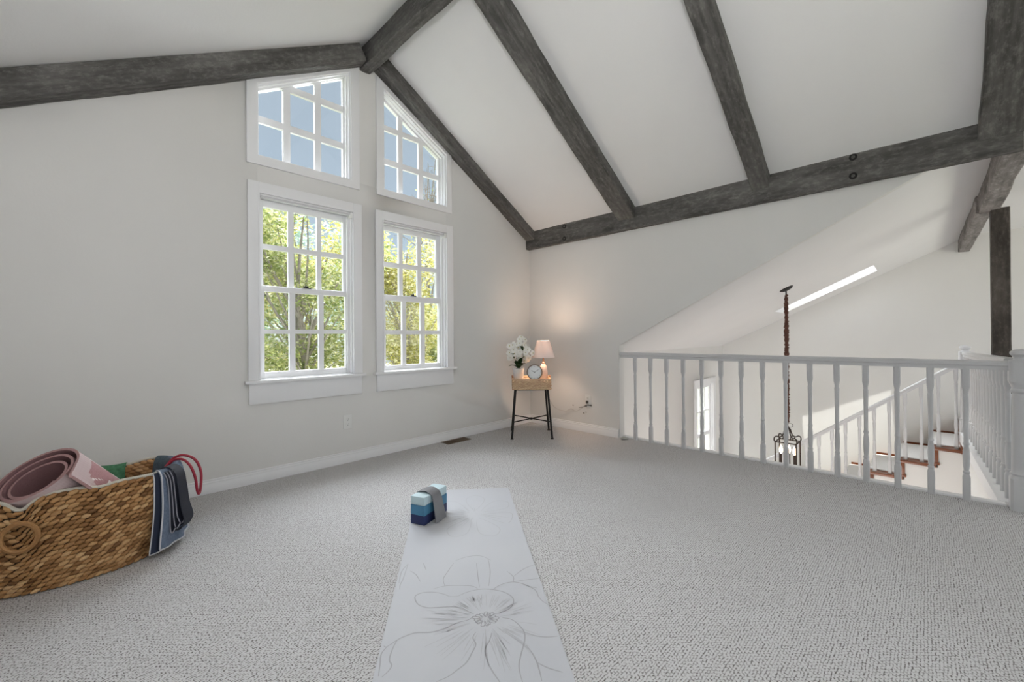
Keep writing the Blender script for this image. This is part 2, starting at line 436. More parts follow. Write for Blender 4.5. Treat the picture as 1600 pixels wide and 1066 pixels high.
# stairwell
struct(MB().box((.0, YB, ZB), (.09, YE, -.25)).build('wall_under_loft', 'wall_paint'), 'wall under the loft floor in the stairwell', 'wall')
ew = MB().box((.096, YE, ZB), (XF + .1, YE + .085, 1.1)).build('wall_stairwell_end', 'wall_paint')
W5 = (2.5, 3.16, -1.9, .30)
struct(boolean(ew, [MB().box((W5[0], YE - .1, W5[2]), (W5[1], YE + .3, W5[3])).build('cutter', 'wall_paint')]), 'end wall of the stairwell with a tall window', 'wall')
struct(MB().box((XF, YB - .1, ZB), (XF + .1, YE + .14, 2.6)).build('wall_stairwell_far', 'wall_paint'), 'tall far wall of the stairwell with the sun patch', 'wall')
struct(MB().prism([(.09, -3.83), (2.62, -3.765), (XF, -3.765), (XF, -3.93), (.09, -3.93)], 'z', ZB, 0.0).build('wall_under_landing', 'wall_paint'), 'white wall below the landing railing', 'wall')
# stairwell ceiling slab (warped quad) with the skylight hole
SK = (2.62, 3.14, -3.06, -2.05)
def zt_(x, y): return zc0(y) + (zc1(y) - zc0(y)) * (x - .05) / (XF + .05)
mb = MB(); xs_ = [.05, SK[0], SK[1], XF + .1]; ys_ = [-.9, SK[3], SK[2], -3.9]; TH = .30
V = lambda x, y, h: (x, y, zt_(x, y) + h)
for i in range(3):
    for j in range(3):
        if (i, j) == (1, 1): continue
        x0, x1, y0, y1 = xs_[i], xs_[i + 1], ys_[j], ys_[j + 1]
        mb.add([V(x0, y0, 0), V(x1, y0, 0), V(x1, y1, 0), V(x0, y1, 0)], [(0, 1, 2, 3)])
        mb.add([V(x0, y0, TH), V(x1, y0, TH), V(x1, y1, TH), V(x0, y1, TH)], [(3, 2, 1, 0)])
for (p, q) in (((0, 0), (3, 0)), ((3, 0), (3, 3)), ((3, 3), (0, 3)), ((0, 3), (0, 0)), ((1, 1), (2, 1)), ((2, 1), (2, 2)), ((2, 2), (1, 2)), ((1, 2), (1, 1))):
    a_, b_ = (xs_[p[0]], ys_[p[1]]), (xs_[q[0]], ys_[q[1]])
    mb.add([V(*a_, 0), V(*b_, 0), V(*b_, TH), V(*a_, TH)], [(0, 1, 2, 3)])
struct(mb.build('ceiling_stairwell', 'ceiling_paint', angle=12), 'white sloping ceiling over the stairwell', 'ceiling')
slab('ceiling_landing', [(.05, -3.89, 2.325), (XF + .1, -3.89, 2.25), (XF + .1, Y1, 2.25), (.05, Y1, 2.325)], .12, 'ceiling_paint', 'flat white ceiling over the landing')

# baseboards
def baseboard(name, p0, p1, nrm, label):
    # stepped profile extruded from p0 to p1 on the floor, thickness along nrm
    p0, p1, nrm = Vector(p0), Vector(p1), Vector(nrm)
    prof = [(0, .0), (.017, .0), (.017, .052), (.013, .058), (.013, .072), (.008, .078), (.008, .088), (0, .092)]
    vs = [p0 + nrm * a + Vector((0, 0, z)) for a, z in prof] + [p1 + nrm * a + Vector((0, 0, z)) for a, z in prof]
    n = len(prof)
    mb = MB().add(vs, [tuple(range(n)), tuple(range(2 * n - 1, n - 1, -1))] + [(i, (i + 1) % n, n + (i + 1) % n, n + i) for i in range(n)])
    return struct(mb.build(name, 'white_trim'), label, 'baseboard')
baseboard('baseboard_back', (XL, 0, 0), (0, 0, 0), (0, -1, 0), 'white stepped baseboard under the windows')
baseboard('baseboard_right', (0, -.017, 0), (0, -1.225, 0), (-1, 0, 0), 'white stepped baseboard between corner and stair opening')
baseboard('baseboard_left', (XL, -.017, 0), (XL, YB, 0), (1, 0, 0), 'white baseboard of the side wall')
struct(MB().box((.056, -3.83, -.3), (.115, -1.233, .012)).build('trim_1', 'white_trim', bevel=.004), 'white floor edge trim along the stair opening', 'trim')
struct(MB().prism([(.115, -3.855), (2.62, -3.785), (2.62, -3.735), (.115, -3.80)], 'z', -.09, .014).build('trim_2', 'white_trim', bevel=.004), 'white floor edge trim along the landing', 'trim')

# ------------------------------------------------------------------ windows
def lower_window(name, co_, ci, up, lo, label):
    # co_ casing outer x-range, ci inner opening poly, up / lo : (glass x0, x1, muntin pairs, z0, z1, z-muntin pair)
    x0, x1 = co_; a, b = ci[0][0], ci[1][0]; zt = ci[2][1]
    root = struct(thing(name, ((x0 + x1) / 2, 0, .72), label, 'window'), label, 'window')
    mb = MB()
    mb.box((x0, -.02, .745), (a, 0, zt + .08)).box((b, -.02, .745), (x1, 0, zt + .08)).box((a, -.02, zt), (b, 0, zt + .08))
    mb.box((a - .006, -.026, .745), (a + .004, 0, zt)).box((b - .004, -.026, .745), (b + .006, 0, zt))
    mb.build('casing', 'white_trim', root, bevel=.002)
    MB().box((a, 0, .745), (a + .014, .14, zt)).box((b - .014, 0, .745), (b, .14, zt)).box((a, 0, zt - .014), (b, .14, zt)).box((a, 0, .735), (b, .16, .75)).build('jamb', 'white_trim', root)
    MB().box((x0 - .025, -.05, .722), (x1 + .02, .0, .745)).build('sill', 'white_trim', root, bevel=.005)
    MB().box((x0 + .005, -.018, .572), (x1 - .005, 0, .722)).build('apron', 'white_trim', root, bevel=.003)
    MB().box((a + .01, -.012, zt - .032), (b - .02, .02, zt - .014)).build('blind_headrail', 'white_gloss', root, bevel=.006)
    MB().box((b - .03, -.022, zt - .05), (b - .008, .02, zt - .006)).build('headrail_bracket', 'plastic_white', root, bevel=.003)
    for (g, yc, ztop, zbot, nm) in ((up, .09, zt - .014, up[3] - .045, 'upper_sash'), (lo, .055, 1.447, .75, 'lower_sash')):
        gx0, gx1, mx, gz0, gz1, mz = g; y0, y1 = yc - .004, yc + .03
        s_ = MB().box((a + .014, y0, zbot), (gx0, y1, ztop)).box((gx1, y0, zbot), (b - .014, y1, ztop)).box((gx0, y0, gz1), (gx1, y1, ztop)).box((gx0, y0, zbot), (gx1, y1, gz0))
        sash = s_.build(nm, 'white_trim', root, bevel=.002)
        m_ = MB()
        for (u0, u1) in mx: m_.box((u0, y0 + .002, gz0), (u1, y1 - .004, gz1))
        cuts = [gx0] + [q for pr in mx for q in pr] + [gx1]
        for k in range(0, len(cuts), 2): m_.box((cuts[k], y0 + .002, mz[0]), (cuts[k + 1], y1 - .004, mz[1]))
        m_.build('muntins', 'white_trim', sash)
        MB().box((gx0 - .005, yc + .012, gz0 - .005), (gx1 + .005, yc + .016, gz1 + .005)).build('pane', 'window_glass', sash)
    xm = (a + b) / 2
    MB().box((xm - .03, .045, 1.447), (xm + .03, .085, 1.456)).lathe([(.0, 0), (.014, 0), (.014, .012), (0, .014)], (xm, .06, 1.456), 10).build('sash_lock', 'dark_metal', root)
    # stop bead on the right jamb
    MB().box((b - .034, .03, .75), (b - .014, .05, zt - .05)).build('stop_bead', 'white_trim', root)
    return root
lower_window('window_1', (-3.038, -2.178), LL_in, (-2.913, -2.298, [(-2.737, -2.695), (-2.517, -2.481)], 1.453, 2.052, (1.731, 1.769)),
             (-2.915, -2.293, [(-2.74, -2.698), (-2.517, -2.478)], .796, 1.405, (1.086, 1.118)), 'left sash window with trees behind its panes')
lower_window('window_2', (-2.047, -1.193), LR_in, (-1.932, -1.332, [(-1.759, -1.718), (-1.554, -1.509)], 1.446, 2.05, (1.713, 1.757)),
             (-1.92, -1.32, [(-1.748, -1.706), (-1.542, -1.497)], .792, 1.393, (1.08, 1.119)), 'right sash window beside the corner table')
def gable_window(name, outer, inner, glass, mx, mz, label):
    cx = (outer[0][0] + outer[1][0]) / 2
    root = struct(thing(name, (cx, 0, outer[0][1]), label, 'window'), label, 'window')
    MB().ring(outer, inner, 'y', -.02, 0).build('casing', 'white_trim', root, bevel=.002)
    MB().ring(inner, [(p[0] + (.012 if p[0] < cx else -.012), p[1] + (.012 if p[1] < 2.5 else -.014)) for p in inner], 'y', 0, .14).build('jamb', 'white_trim', root)
    mid = [(p[0] + (.022 if p[0] < cx else -.022), p[1] + (.02 if p[1] < 2.5 else -.026)) for p in inner]
    MB().ring(inner, mid, 'y', .035, .062).build('stop_bead', 'white_trim', root, bevel=.003)
    sash = MB().ring(inner, glass, 'y', .078, .112).build('sash', 'white_trim', root, bevel=.002)
    mb = MB(); (xa, za), (xb, zb) = glass[3], glass[2]
    sl = (zb - za) / (xb - xa); cc = za - sl * xa               # z <= sl x + cc
    def put(r):
        p = clip(r, -sl, 1, cc)
        if len(p) > 2: mb.prism(p, 'y', .08, .108)
    gx0, gx1, gz0 = glass[0][0], glass[1][0], glass[0][1]
    for u0, u1 in mx: put([(u0, gz0), (u1, gz0), (u1, 4), (u0, 4)])
    cuts = [gx0] + [q for pr in mx for q in pr] + [gx1]
    for w0, w1 in mz:
        for k in range(0, len(cuts), 2): put([(cuts[k], w0), (cuts[k + 1], w0), (cuts[k + 1], w1), (cuts[k], w1)])
    mb.build('muntins', 'white_trim', sash)
    MB().prism([(glass[0][0] - .004, glass[0][1] - .004), (glass[1][0] + .004, glass[1][1] - .004), (glass[2][0] + .004, glass[2][1] + .004), (glass[3][0] - .004, glass[3][1] + .004)], 'y', .094, .098).build('pane', 'window_glass', sash)
gable_window('window_3', [(-3.043, 2.327), (-2.195, 2.327), (-2.195, 3.405), (-3.043, 2.925)], UL_in,
             [(-2.945, 2.42), (-2.298, 2.42), (-2.298, 3.287), (-2.945, 2.924 - .02)], [(-2.77, -2.719), (-2.533, -2.481)], [(2.68, 2.732), (2.996, 3.048)], 'left raked gable window under the dark rafter')
gable_window('window_4', [(-2.035, 2.33), (-1.207, 2.32), (-1.207, 2.92), (-2.035, 3.395)], UR_in,
             [(-1.925, 2.412), (-1.305, 2.408), (-1.305, 2.895), (-1.925, 3.25)], [(-1.766, -1.717), (-1.538, -1.486)], [(2.665, 2.717), (2.978, 3.026)], 'right raked gable window under the dark rafter')
# lower stairwell window
root = struct(thing('window_5', (2.83, YE, .3), 'tall window low down in the stairwell behind the railing', 'window'), 'tall window low down in the stairwell behind the railing', 'window')
a, b, z0, z1 = W5
MB().ring([(a - .1, z0 - .1), (b + .1, z0 - .1), (b + .1, z1 + .085), (a - .1, z1 + .085)], [(a, z0), (b, z0), (b, z1), (a, z1)], 'y', YE - .022, YE).build('casing', 'white_trim', root, bevel=.003)
MB().ring([(a, z0), (b, z0), (b, z1), (a, z1)], [(a + .012, z0 + .012), (b - .012, z0 + .012), (b - .012, z1 - .012), (a + .012, z1 - .012)], 'y', YE, YE + .085).build('jamb', 'white_trim', root)
sash = MB().ring([(a, z0), (b, z0), (b, z1), (a, z1)], [(a + .05, z0 + .06), (b - .05, z0 + .06), (b - .05, z1 - .06), (a + .05, z1 - .06)], 'y', YE + .03, YE + .06).build('sash', 'white_trim', root, bevel=.002)
mb = MB()
for u in (a + .05 + (b - a - .1) / 3, a + .05 + 2 * (b - a - .1) / 3): mb.box((u - .012, YE + .034, z0 + .06), (u + .012, YE + .056, z1 - .06))
for w in (z1 - .42, z1 - .78, z1 - 1.14, z1 - 1.5): mb.box((a + .05, YE + .035, w - (.03 if w == z1 - .78 else .012)), (b - .05, YE + .055, w + (.03 if w == z1 - .78 else .012)))
mb.build('muntins', 'white_trim', sash)
MB().box((a + .045, YE + .044, z0 + .055), (b - .045, YE + .047, z1 - .055)).build('pane', 'window_glass', sash)
# skylight frame and pane over the shaft
root = struct(thing('window_6', (2.83, -2.55, 1.95), 'skylight in the stairwell ceiling', 'window'), 'skylight in the stairwell ceiling', 'window')
def skq(x0, x1, ya, yb, h, th, m, nm, par):
    mb = MB(); pts = [(x0, ya), (x1, ya), (x1, yb), (x0, yb)]
    lo = [(x, y, zt_(x, y) + h) for x, y in pts]; hi = [(x, y, z + th) for x, y, z in lo]
    mb.add(lo + hi, [(0, 3, 2, 1), (4, 5, 6, 7), (0, 1, 5, 4), (1, 2, 6, 5), (2, 3, 7, 6), (3, 0, 4, 7)])
    return mb.build(nm, m, par)
skq(SK[0], SK[1], SK[2], SK[3], .33, .006, 'window_glass', 'pane', root)
for (x0, x1, ya, yb) in ((SK[0] - .05, SK[0], SK[2] - .05, SK[3] + .05), (SK[1], SK[1] + .05, SK[2] - .05, SK[3] + .05), (SK[0], SK[1], SK[2] - .05, SK[2]), (SK[0], SK[1], SK[3], SK[3] + .05)):
    skq(x0, x1, ya, yb, .295, .05, 'white_trim', 'frame_rail', root)

# ------------------------------------------------------------------ beams
def beam(name, p0, p1, up, w, h, m, label, hew=.006, cut0=0, cut1=0, seed=1, wane=0.0, nseg=48):
    # p0->p1 runs along the middle of the TOP face; local x along, y across, z up
    p0, p1, up = Vector(p0), Vector(p1), Vector(up)
    L = (p1 - p0); ln = L.length; X = L.normalized(); Yv = up.cross(X).normalized(); Z = X.cross(Yv)
    M = Matrix(((X.x, Yv.x, Z.x, p0.x), (X.y, Yv.y, Z.y, p0.y), (X.z, Yv.z, Z.z, p0.z), (0, 0, 0, 1)))
    secs = []
    cs = []                                   # cross-section, around: sides finely split
    def side(a, b, n):
        for i in range(n): cs.append((a[0] + (b[0] - a[0]) * i / n, a[1] + (b[1] - a[1]) * i / n))
    c = [(-w / 2, 0), (-w / 2, -h), (w / 2, -h), (w / 2, 0)]
    ch = .007
    cc = [(-w / 2, 0), (-w / 2, -h + ch), (-w / 2 + ch, -h), (w / 2 - ch, -h), (w / 2, -h + ch), (w / 2, 0)]
    for i in range(5): side(cc[i], cc[i + 1], 1 if i in (1, 3) else 5)
    cs.append(cc[5])
    n = len(cs); vs = []
    for k in range(nseg + 1):
        t = k / nseg
        for (y, z) in cs:
            sh = cut0 * (1 - t) * (-z) + cut1 * t * (-z)
            x = t * ln
            q = Vector((x * 2.3 + seed * 7.1, y * 5, z * 5))
            q2 = Vector((x * 9 + seed * 3.3, y * 14, z * 14))
            dy = noise.noise(q) * hew * 1.4 + noise.noise(q2) * hew * .5
            dz = noise.noise(q + Vector((31, 5, 9))) * hew * 1.2 + noise.noise(q2 + Vector((3, 55, 9))) * hew * .4
            f = min(1, (-z) / .02)
            # waney lower corners
            wn = 0
            if z < -h + .03:
                wn = max(0, noise.noise(Vector((x * 1.7 + seed, 9.2 + (4 if y > 0 else 0), seed)))) * wane
            yy = y + dy * f - (wn if abs(y) > w / 2 - .03 else 0) * (1 if y > 0 else -1)
            zz = z + dz * f * (0 if z > -.01 else 1) + wn * .5
            vs.append((x + sh, yy, zz))
    fs = []
    for k in range(nseg):
        for j in range(n - 1):
            fs.append((k * n + j, k * n + j + 1, (k + 1) * n + j + 1, (k + 1) * n + j))
        fs.append((k * n + n - 1, k * n, (k + 1) * n, (k + 1) * n + n - 1))
    fs += [tuple(range(n - 1, -1, -1)), tuple(range(nseg * n, (nseg + 1) * n))]
    mb = MB().add(vs, fs)
    o = mb.build(name, m, M=M, angle=28)
    return tag(o, label, 'beam', None, 'thing')
GB = 'dark timber beams of the vaulted ceiling'
# right rafters: underside z = 2.18-.606x ; top inside the ceiling
def rafter(y, w, label, seed, x0=-2.07, x1=-.062, wane=.012, m='beam_wood'):
    h = .135; sl = math.atan(.606)
    n = Vector((math.sin(sl), 0, math.cos(sl)))            # up, normal to underside
    zu = lambda x: 2.18 - .606 * x
    pa = Vector((x0, y, zu(x0))) + n * h; pb = Vector((x1, y, zu(x1))) + n * h
    # shift so that the underside corner stays at x0/x1 with a plumb cut: along-axis shift handled by cut terms
    k = math.tan(sl)
    pa2 = pa - Vector((math.cos(sl), 0, -math.sin(sl))) * (k * h); pb2 = pb - Vector((math.cos(sl), 0, -math.sin(sl))) * (k * h)
    o = beam('rafter_beam', pa2, pb2, n, w, h, m, label, cut0=k, cut1=k, seed=seed, wane=wane)
    o['group'] = GB; return o
rafter(-.066, .132, 'dark timber rafter along the gable wall beside the right raked window', 2, wane=.004)
rafter(-1.365, .185, 'dark rafter with one wavy bark edge, between gable wall rafter and bolted plate end', 5, wane=.03)
rafter(-2.553, .13, 'dark straight rafter meeting the long plate beam near its pair of bolt holes', 9, wane=.006)
rafter(-3.83, .215, 'broad dark rafter at the top right corner above the timber post', 12, wane=.004)
# left rafter on the gable wall
sl = math.atan(.556); n = Vector((-math.sin(sl), 0, math.cos(sl))); h = .14
zu = lambda x: 3.425 + .556 * (x - RX)
pa = Vector((-4.42, -.071, zu(-4.44))) + n * h; pb = Vector((-2.185, -.071, zu(-2.17))) + n * h
tag(beam('rafter_beam', pa, pb, n, .136, h, 'beam_wood', '', seed=21, wane=.012), 'dark timber rafter left of the ridge, over the left raked window', 'beam', GB, 'thing')
tag(beam('ridge_beam', (-2.13, -.002, 3.62), (-2.13, YB, 3.62), (0, 0, 1), .105, .245, 'beam_wood', '', seed=31, wane=.012, nseg=120, hew=.008), 'dark ridge beam at the peak of the ceiling between the raked windows', 'beam', GB, 'thing')
pl = beam('plate_beam', (-.03, .0, 2.352), (-.03, -3.9, 2.352), (0, 0, 1), .062, .238, 'beam_wood', '', seed=41, wane=.004, nseg=90, hew=.004)
tag(pl, 'long dark plate beam on the right wall carrying the rafters, with bolt holes', 'beam', GB, 'thing')
for (y, z) in ((-3.134, 2.300), (-3.133, 2.168), (-.591, 2.292), (-.589, 2.155)):
    M = Matrix.Translation((-.0612, y, z)) @ Matrix.Rotation(-PI / 2, 4, 'Y')
    mb = MB().lathe([(.0, .0), (.024, .0), (.024, .004), (.018, .006), (.017, .0035), (0, .0035)], (0, 0, 0), 16, 0, M)
    q = mb.build('bolt_hole', 'hole_dark', None)
    w = M.translation; q.parent = pl; q.matrix_parent_inverse = pl.matrix_basis.inverted()
    mb = MB().lathe([(0, .003), (.011, .003), (.011, .0075), (0, .009)], (0, 0, 0), 10, 0, M)
    q2 = mb.build('bolt_head', 'beam_wood', None); q2.parent = q
hb = beam('header_beam', (.0, -3.885, 2.315), (1.60, -3.885, 2.29), (0, 0, 1), .115, .2, 'pale_beam_wood', '', seed=51, hew=.006)
tag(hb, 'pale weathered beam from the plate beam to the top of the post', 'beam', GB, 'thing')
hb = beam('header_beam', (1.602, -3.86, 2.285), (XF - .002, -3.83, 2.235), (0, 0, 1), .1, .19, 'pale_beam_wood', '', seed=57, hew=.005)
tag(hb, 'pale weathered beam from the post to the far stairwell wall', 'beam', GB, 'thing')
pc = beam('timber_post', (1.54, -3.888, .0), (1.54, -3.888, 2.098), (0, 1, 0), .115, .105, 'post_wood', '', seed=61, hew=.004)
tag(pc, 'dark square timber post standing behind the landing railing', 'post', None, 'thing')

# ------------------------------------------------------------------ balustrades
def baluster_mesh(name, H, seed=0):
    # square base, turned middle, square top; total height H; z from 0
    w = .018
    prof = [('s', 0, w), ('s', .145, w), ('r', .165, .0135), ('r', .172, .0165), ('r', .18, .0165), ('r', .186, .012), ('r', .22, .0155), ('r', .27, .0172), ('r', .31, .0155), ('r', .342, .0115),
            ('r', .35, .0155), ('r', .358, .0155), ('r', .366, .012), ('r', .50, .0125), ('r', H - .20, .0145), ('r', H - .175, .0155), ('r', H - .168, .012), ('r', H - .15, .0135), ('s', H - .118, w), ('s', H, w)]
    n = 16; mb = MB(); vs = []
    for t, z, r in prof:
        for k in range(n):
            a = 2 * PI * (k + .5) / n; c, s_ = math.cos(a), math.sin(a)
            if t == 's': q = r / max(abs(c), abs(s_)); vs.append((q * c, q * s_, z))
            else: vs.append((r * c, r * s_, z))
    fs = [(i * n + k, i * n + (k + 1) % n, (i + 1) * n + (k + 1) % n, (i + 1) * n + k) for i in range(len(prof) - 1) for k in range(n)]
    fs += [tuple(range(n - 1, -1, -1)), tuple(range((len(prof) - 1) * n, len(prof) * n))]
    return mb.add(vs, fs)
def newel(root, x, y, z0, ztop):
    w = .05; n = 24; mb = MB(); H = ztop - z0
    prof = [('s', 0, w), ('s', .185, w), ('r', .205, .046), ('r', .215, .05), ('r', .225, .043), ('r', .26, .042), ('r', H - .33, .037), ('r', H - .265, .036), ('r', H - .255, .043), ('r', H - .245, .043), ('r', H - .235, .037), ('r', H - .215, .043), ('s', H - .195, w), ('s', H - .075, w), ('s', H - .068, .044),
            ('r', H - .062, .031), ('r', H - .05, .028), ('r', H - .042, .034), ('r', H - .032, .044), ('r', H - .018, .044), ('r', H - .006, .03), ('r', H, .006)]
    vs = []
    for t, z, r in prof:
        for k in range(n):
            a = 2 * PI * (k + .5) / n; c, s_ = math.cos(a), math.sin(a)
            if t == 's': q = r / max(abs(c), abs(s_)); vs.append((q * c, q * s_, z))
            else: vs.append((r * c, r * s_, z))
    fs = [(i * n + k, i * n + (k + 1) % n, (i + 1) * n + (k + 1) % n, (i + 1) * n + k) for i in range(len(prof) - 1) for k in range(n)]
    fs += [tuple(range(n - 1, -1, -1)), tuple(range((len(prof) - 1) * n, len(prof) * n))]
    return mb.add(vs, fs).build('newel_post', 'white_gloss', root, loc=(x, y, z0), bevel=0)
def rail_bar(root, p0, p1, w=.062, h=.056, name='handrail'):
    p0, p1 = Vector(p0), Vector(p1); d = (p1 - p0); side = Vector((-d.y, d.x, 0)).normalized()
    prof = [(-w / 2 * .8, -h), (w / 2 * .8, -h), (w / 2 * .8, -h * .62), (w / 2, -h * .5), (w / 2, -h * .18), (w / 2 * .7, 0), (-w / 2 * .7, 0), (-w / 2, -h * .18), (-w / 2, -h * .5), (-w / 2 * .8, -h * .62)]
    n = len(prof); vs = [p0 + side * a + Vector((0, 0, z)) for a, z in prof] + [p1 + side * a + Vector((0, 0, z)) for a, z in prof]
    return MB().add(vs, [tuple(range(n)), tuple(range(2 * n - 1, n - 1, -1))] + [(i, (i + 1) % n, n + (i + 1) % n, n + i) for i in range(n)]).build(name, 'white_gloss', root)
rt = thing('balustrade', (.04, -2.5, 0), 'white spindle railing along the loft edge, ending at the thick newel', 'railing')
rail_bar(rt, (.04, -1.234, .884), (.04, -3.84, .884))
bys = [-1.392, -1.556, -1.718, -1.878, -2.045, -2.208, -2.37, -2.53, -2.692, -2.852, -3.016, -3.18, -3.345, -3.507, -3.665]
bm0 = None
for y in bys:
    if bm0 is None:
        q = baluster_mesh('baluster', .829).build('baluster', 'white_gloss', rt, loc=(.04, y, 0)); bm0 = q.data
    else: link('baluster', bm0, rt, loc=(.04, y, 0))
newel(rt, .032, -3.89, 0, .957)
rt2 = thing('balustrade', (1.3, -3.82, 0), 'white spindle railing along the landing in front of the timber post', 'railing')
A_, B_ = Vector((.085, -3.858, .9)), Vector((2.6, -3.788, .86))
rail_bar(rt2, A_, B_)
nb = 15
for k in range(nb):
    t = (k + .75) / nb; p = A_.lerp(B_, t)
    link('baluster', bm0, rt2, loc=(p.x, p.y, .014))
newel(rt2, 2.645, -3.785, -.06, .93)
# staircase
XS = 2.62; RISE = .19; RUN = .267
st = thing('staircase', (XS + .5, -3.3, -1.0), 'stairs with dark wood treads rising beside the far wall', 'stairs')
ys = lambda k: -3.532 + RUN * k
zs = lambda k: -.18 - RISE * k
NK = 9
for k in range(NK):
    y, z = ys(k), zs(k)
    MB().box((XS - .025, y - RUN - .03, z - .032), (XF - .003, y, z)).build('tread', 'stair_wood', st, bevel=.006)
    MB().box((XS - .008, y - .04, z - RISE), (XF - .003, y - .02, z - .032)).build('riser', 'stair_wood', st)
    MB().box((XS - .02, y - .045, z - RISE + .0), (XS - .001, y - .005, z - .032)).box((XS - .026, y - .055, z - RISE), (XS - .001, y - .0, z - RISE + .03)).build('bracket', 'stair_wood', st, bevel=.003)
MB().box((XS - .02, -3.8, -.22), (XF - .003, -3.745, -.0)).build('riser', 'stair_wood', st)
poly = [(ys(0) - RUN + .0, -.04 - RISE)]
poly = [(-3.765, ZB), (-3.765, zs(0) - .034)]
for k in range(NK):
    poly += [(ys(k) - .04, zs(k) - .034), (ys(k) - .04, zs(k + 1) - .034)] if k < NK - 1 else [(ys(k) - .04, zs(k) - .034), (ys(k) - .04, ZB)]
MB().prism(poly, 'x', XS, XS + .04).build('stringer', 'wall_paint', st)
for k in range(NK):
    MB().box((XF - .02, ys(k) - RUN, zs(k)), (XF - .003, ys(k) - .005, zs(k) + .022)).build('skirting', 'stair_wood', st)
# white carpet runner on the stairs
mb = MB(); P = []
pr = [(-3.76, zs(0) + .0)]
for k in range(NK):
    y, z = ys(k), zs(k)
    pr += [(y - RUN + .03, z + .0), (y - .006, z), (y + .004, z - .008), (y + .004, z - .03), (y - .012, z - .045), (y - .017, z - RISE + .004)]
pr = [(a_, b_ + .002) for a_, b_ in pr[1:]]
mb.sheet([[(XS + .1, a_, b_) for a_, b_ in pr], [(XF - .1, a_, b_) for a_, b_ in pr]], .012)
rn = mb.build('stair_runner', 'runner_white')
tag(rn, 'white carpet runner down the middle of the stairs', 'stair runner')
# stair railing
rt3 = thing('balustrade', (XS + .04, -3.1, -.4), 'white sloping stair railing on the open side of the stairs', 'railing')
zrail = lambda y: -.203 + (-2.49 - y) * .769
rail_bar(rt3, (XS + .04, -1.2, zrail(-1.2)), (XS + .04, -3.74, zrail(-3.74)), w=.056, h=.06)
for k in range(NK - 1):
    for dy in (.05, .183):
        y = ys(k) - dy
        if k == 0 and dy > .1: pass
        H = zrail(y) - .045 - zs(k)
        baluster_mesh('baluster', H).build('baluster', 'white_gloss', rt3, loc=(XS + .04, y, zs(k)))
# ------------------------------------------------------------------ chandelier
cx, cy = 1.44, -2.42; zc = zt_(cx, cy)
ch = thing('chandelier', (cx, cy, zc), 'dark iron lantern chandelier hanging in the stairwell on a cloth-covered chain', 'chandelier')
M = Matrix.Rotation(math.atan(.50), 4, 'X')
Mt = Matrix.Rotation(-math.atan(.505), 4, 'X')
MB().lathe([(.0, -.0), (.066, -.0), (.066, -.01), (.05, -.022), (.014, -.03), (0, -.03)], (cx, cy, zc), 24, 0, Mt).build('canopy', 'dark_metal', ch)
MB().tube([(cx, cy, zc - .02), (cx, cy, zc - .075)], .007, 8).build('canopy_hook', 'dark_metal', ch)
pts = []; rr = []; k = 0; z = zc - .07
while z > .11:
    pts.append((cx + math.sin(k * 1.9) * .004, cy + math.cos(k * 2.3) * .004, z)); rr.append(.011 + .010 * abs(math.sin(k * 1.7 + 3 * math.sin(k * .9))) + (.003 if z < 1.2 else 0)); z -= .0085; k += 1
MB().tube(pts, rr, 10).build('chain_sleeve', 'chain_cloth', ch)
mb = MB()
for k in range(3):
    z = .115 - .026 * k
    e = [(cx + (math.cos(a) * .011 if k % 2 else 0), cy + (0 if k % 2 else math.cos(a) * .011), z + .018 * math.sin(a)) for a in [2 * PI * i / 12 for i in range(12)]]
    mb.tube(e, .0028, 6, closed=True)
mb.build('chain_link', 'lantern_iron', ch)
loop = [(cx + RH.x * (.03 + .03 * math.cos(a)), cy + RH.y * (.03 + .03 * math.cos(a)), .075 + .02 * math.sin(a)) for a in [2 * PI * i / 18 for i in range(18)]]
MB().tube(loop, .0022, 6, closed=True).build('wire_loop', 'lantern_iron', ch)
def around(a, r, z): return (cx + r * math.cos(a), cy + r * math.sin(a), z)
R4 = [PI / 4 + PI / 2 * k - .78 + .78 for k in range(4)]
top, bot, rad = -.098, -.47, .135
mb = MB()
for a in R4:
    mb.tube([around(a, rad, top), around(a, rad, bot)], .0065, 8)
for z in (top, bot):
    for k in range(4): mb.tube([around(R4[k], rad, z), around(R4[(k + 1) % 4], rad, z)], .0065, 8)
mb.build('lantern_frame', 'lantern_iron', ch)
for a in R4:
    path = spline([around(a, .012, .05), around(a, .03, .035), around(a, .042, -.005), around(a, .06, -.035), around(a, .088, -.048), around(a, .118, -.04), around(a, .142, -.052), around(a, .146, -.08), around(a, rad, top)], 5)
    MB().tube(path, .0062, 8).build('scroll_arm', 'lantern_iron', ch)
    cur = spline([around(a, .085, -.047), around(a, .075, -.062), around(a, .055, -.066), around(a, .046, -.05), around(a, .055, -.04)], 5)
    MB().tube(cur, .005, 6).build('scroll_curl', 'lantern_iron', ch)
MB().lathe([(0, .058), (.012, .056), (.016, .05), (.012, .044), (.008, .03), (.008, -.04), (.012, -.05), (.0, -.06)], (cx, cy, 0), 12).build('hub', 'lantern_iron', ch)
mb = MB()
for k in range(4): mb.tube([around(R4[k] + PI / 4, .06, bot + .1), (cx, cy, bot + .08)], .005, 6)
mb.tube([(cx, cy, -.05), (cx, cy, bot + .08)], .005, 8); mb.build('candle_arm', 'lantern_iron', ch)
for k in range(4):
    x, y, _ = around(R4[k] + PI / 4, .062, 0)
    cd = MB().lathe([(.0, bot + .09), (.02, bot + .095), (.022, bot + .1), (.011, bot + .105), (.011, -.235), (0, -.232)], (x, y, 0), 12).build('candle_tube', 'lantern_iron', ch)
    MB().lathe([(0, -.236), (.008, -.232), (.0165, -.21), (.0175, -.196), (.012, -.17), (.004, -.146), (0, -.143)], (x, y, 0), 12).build('candle_bulb', 'candle_bulb', cd)

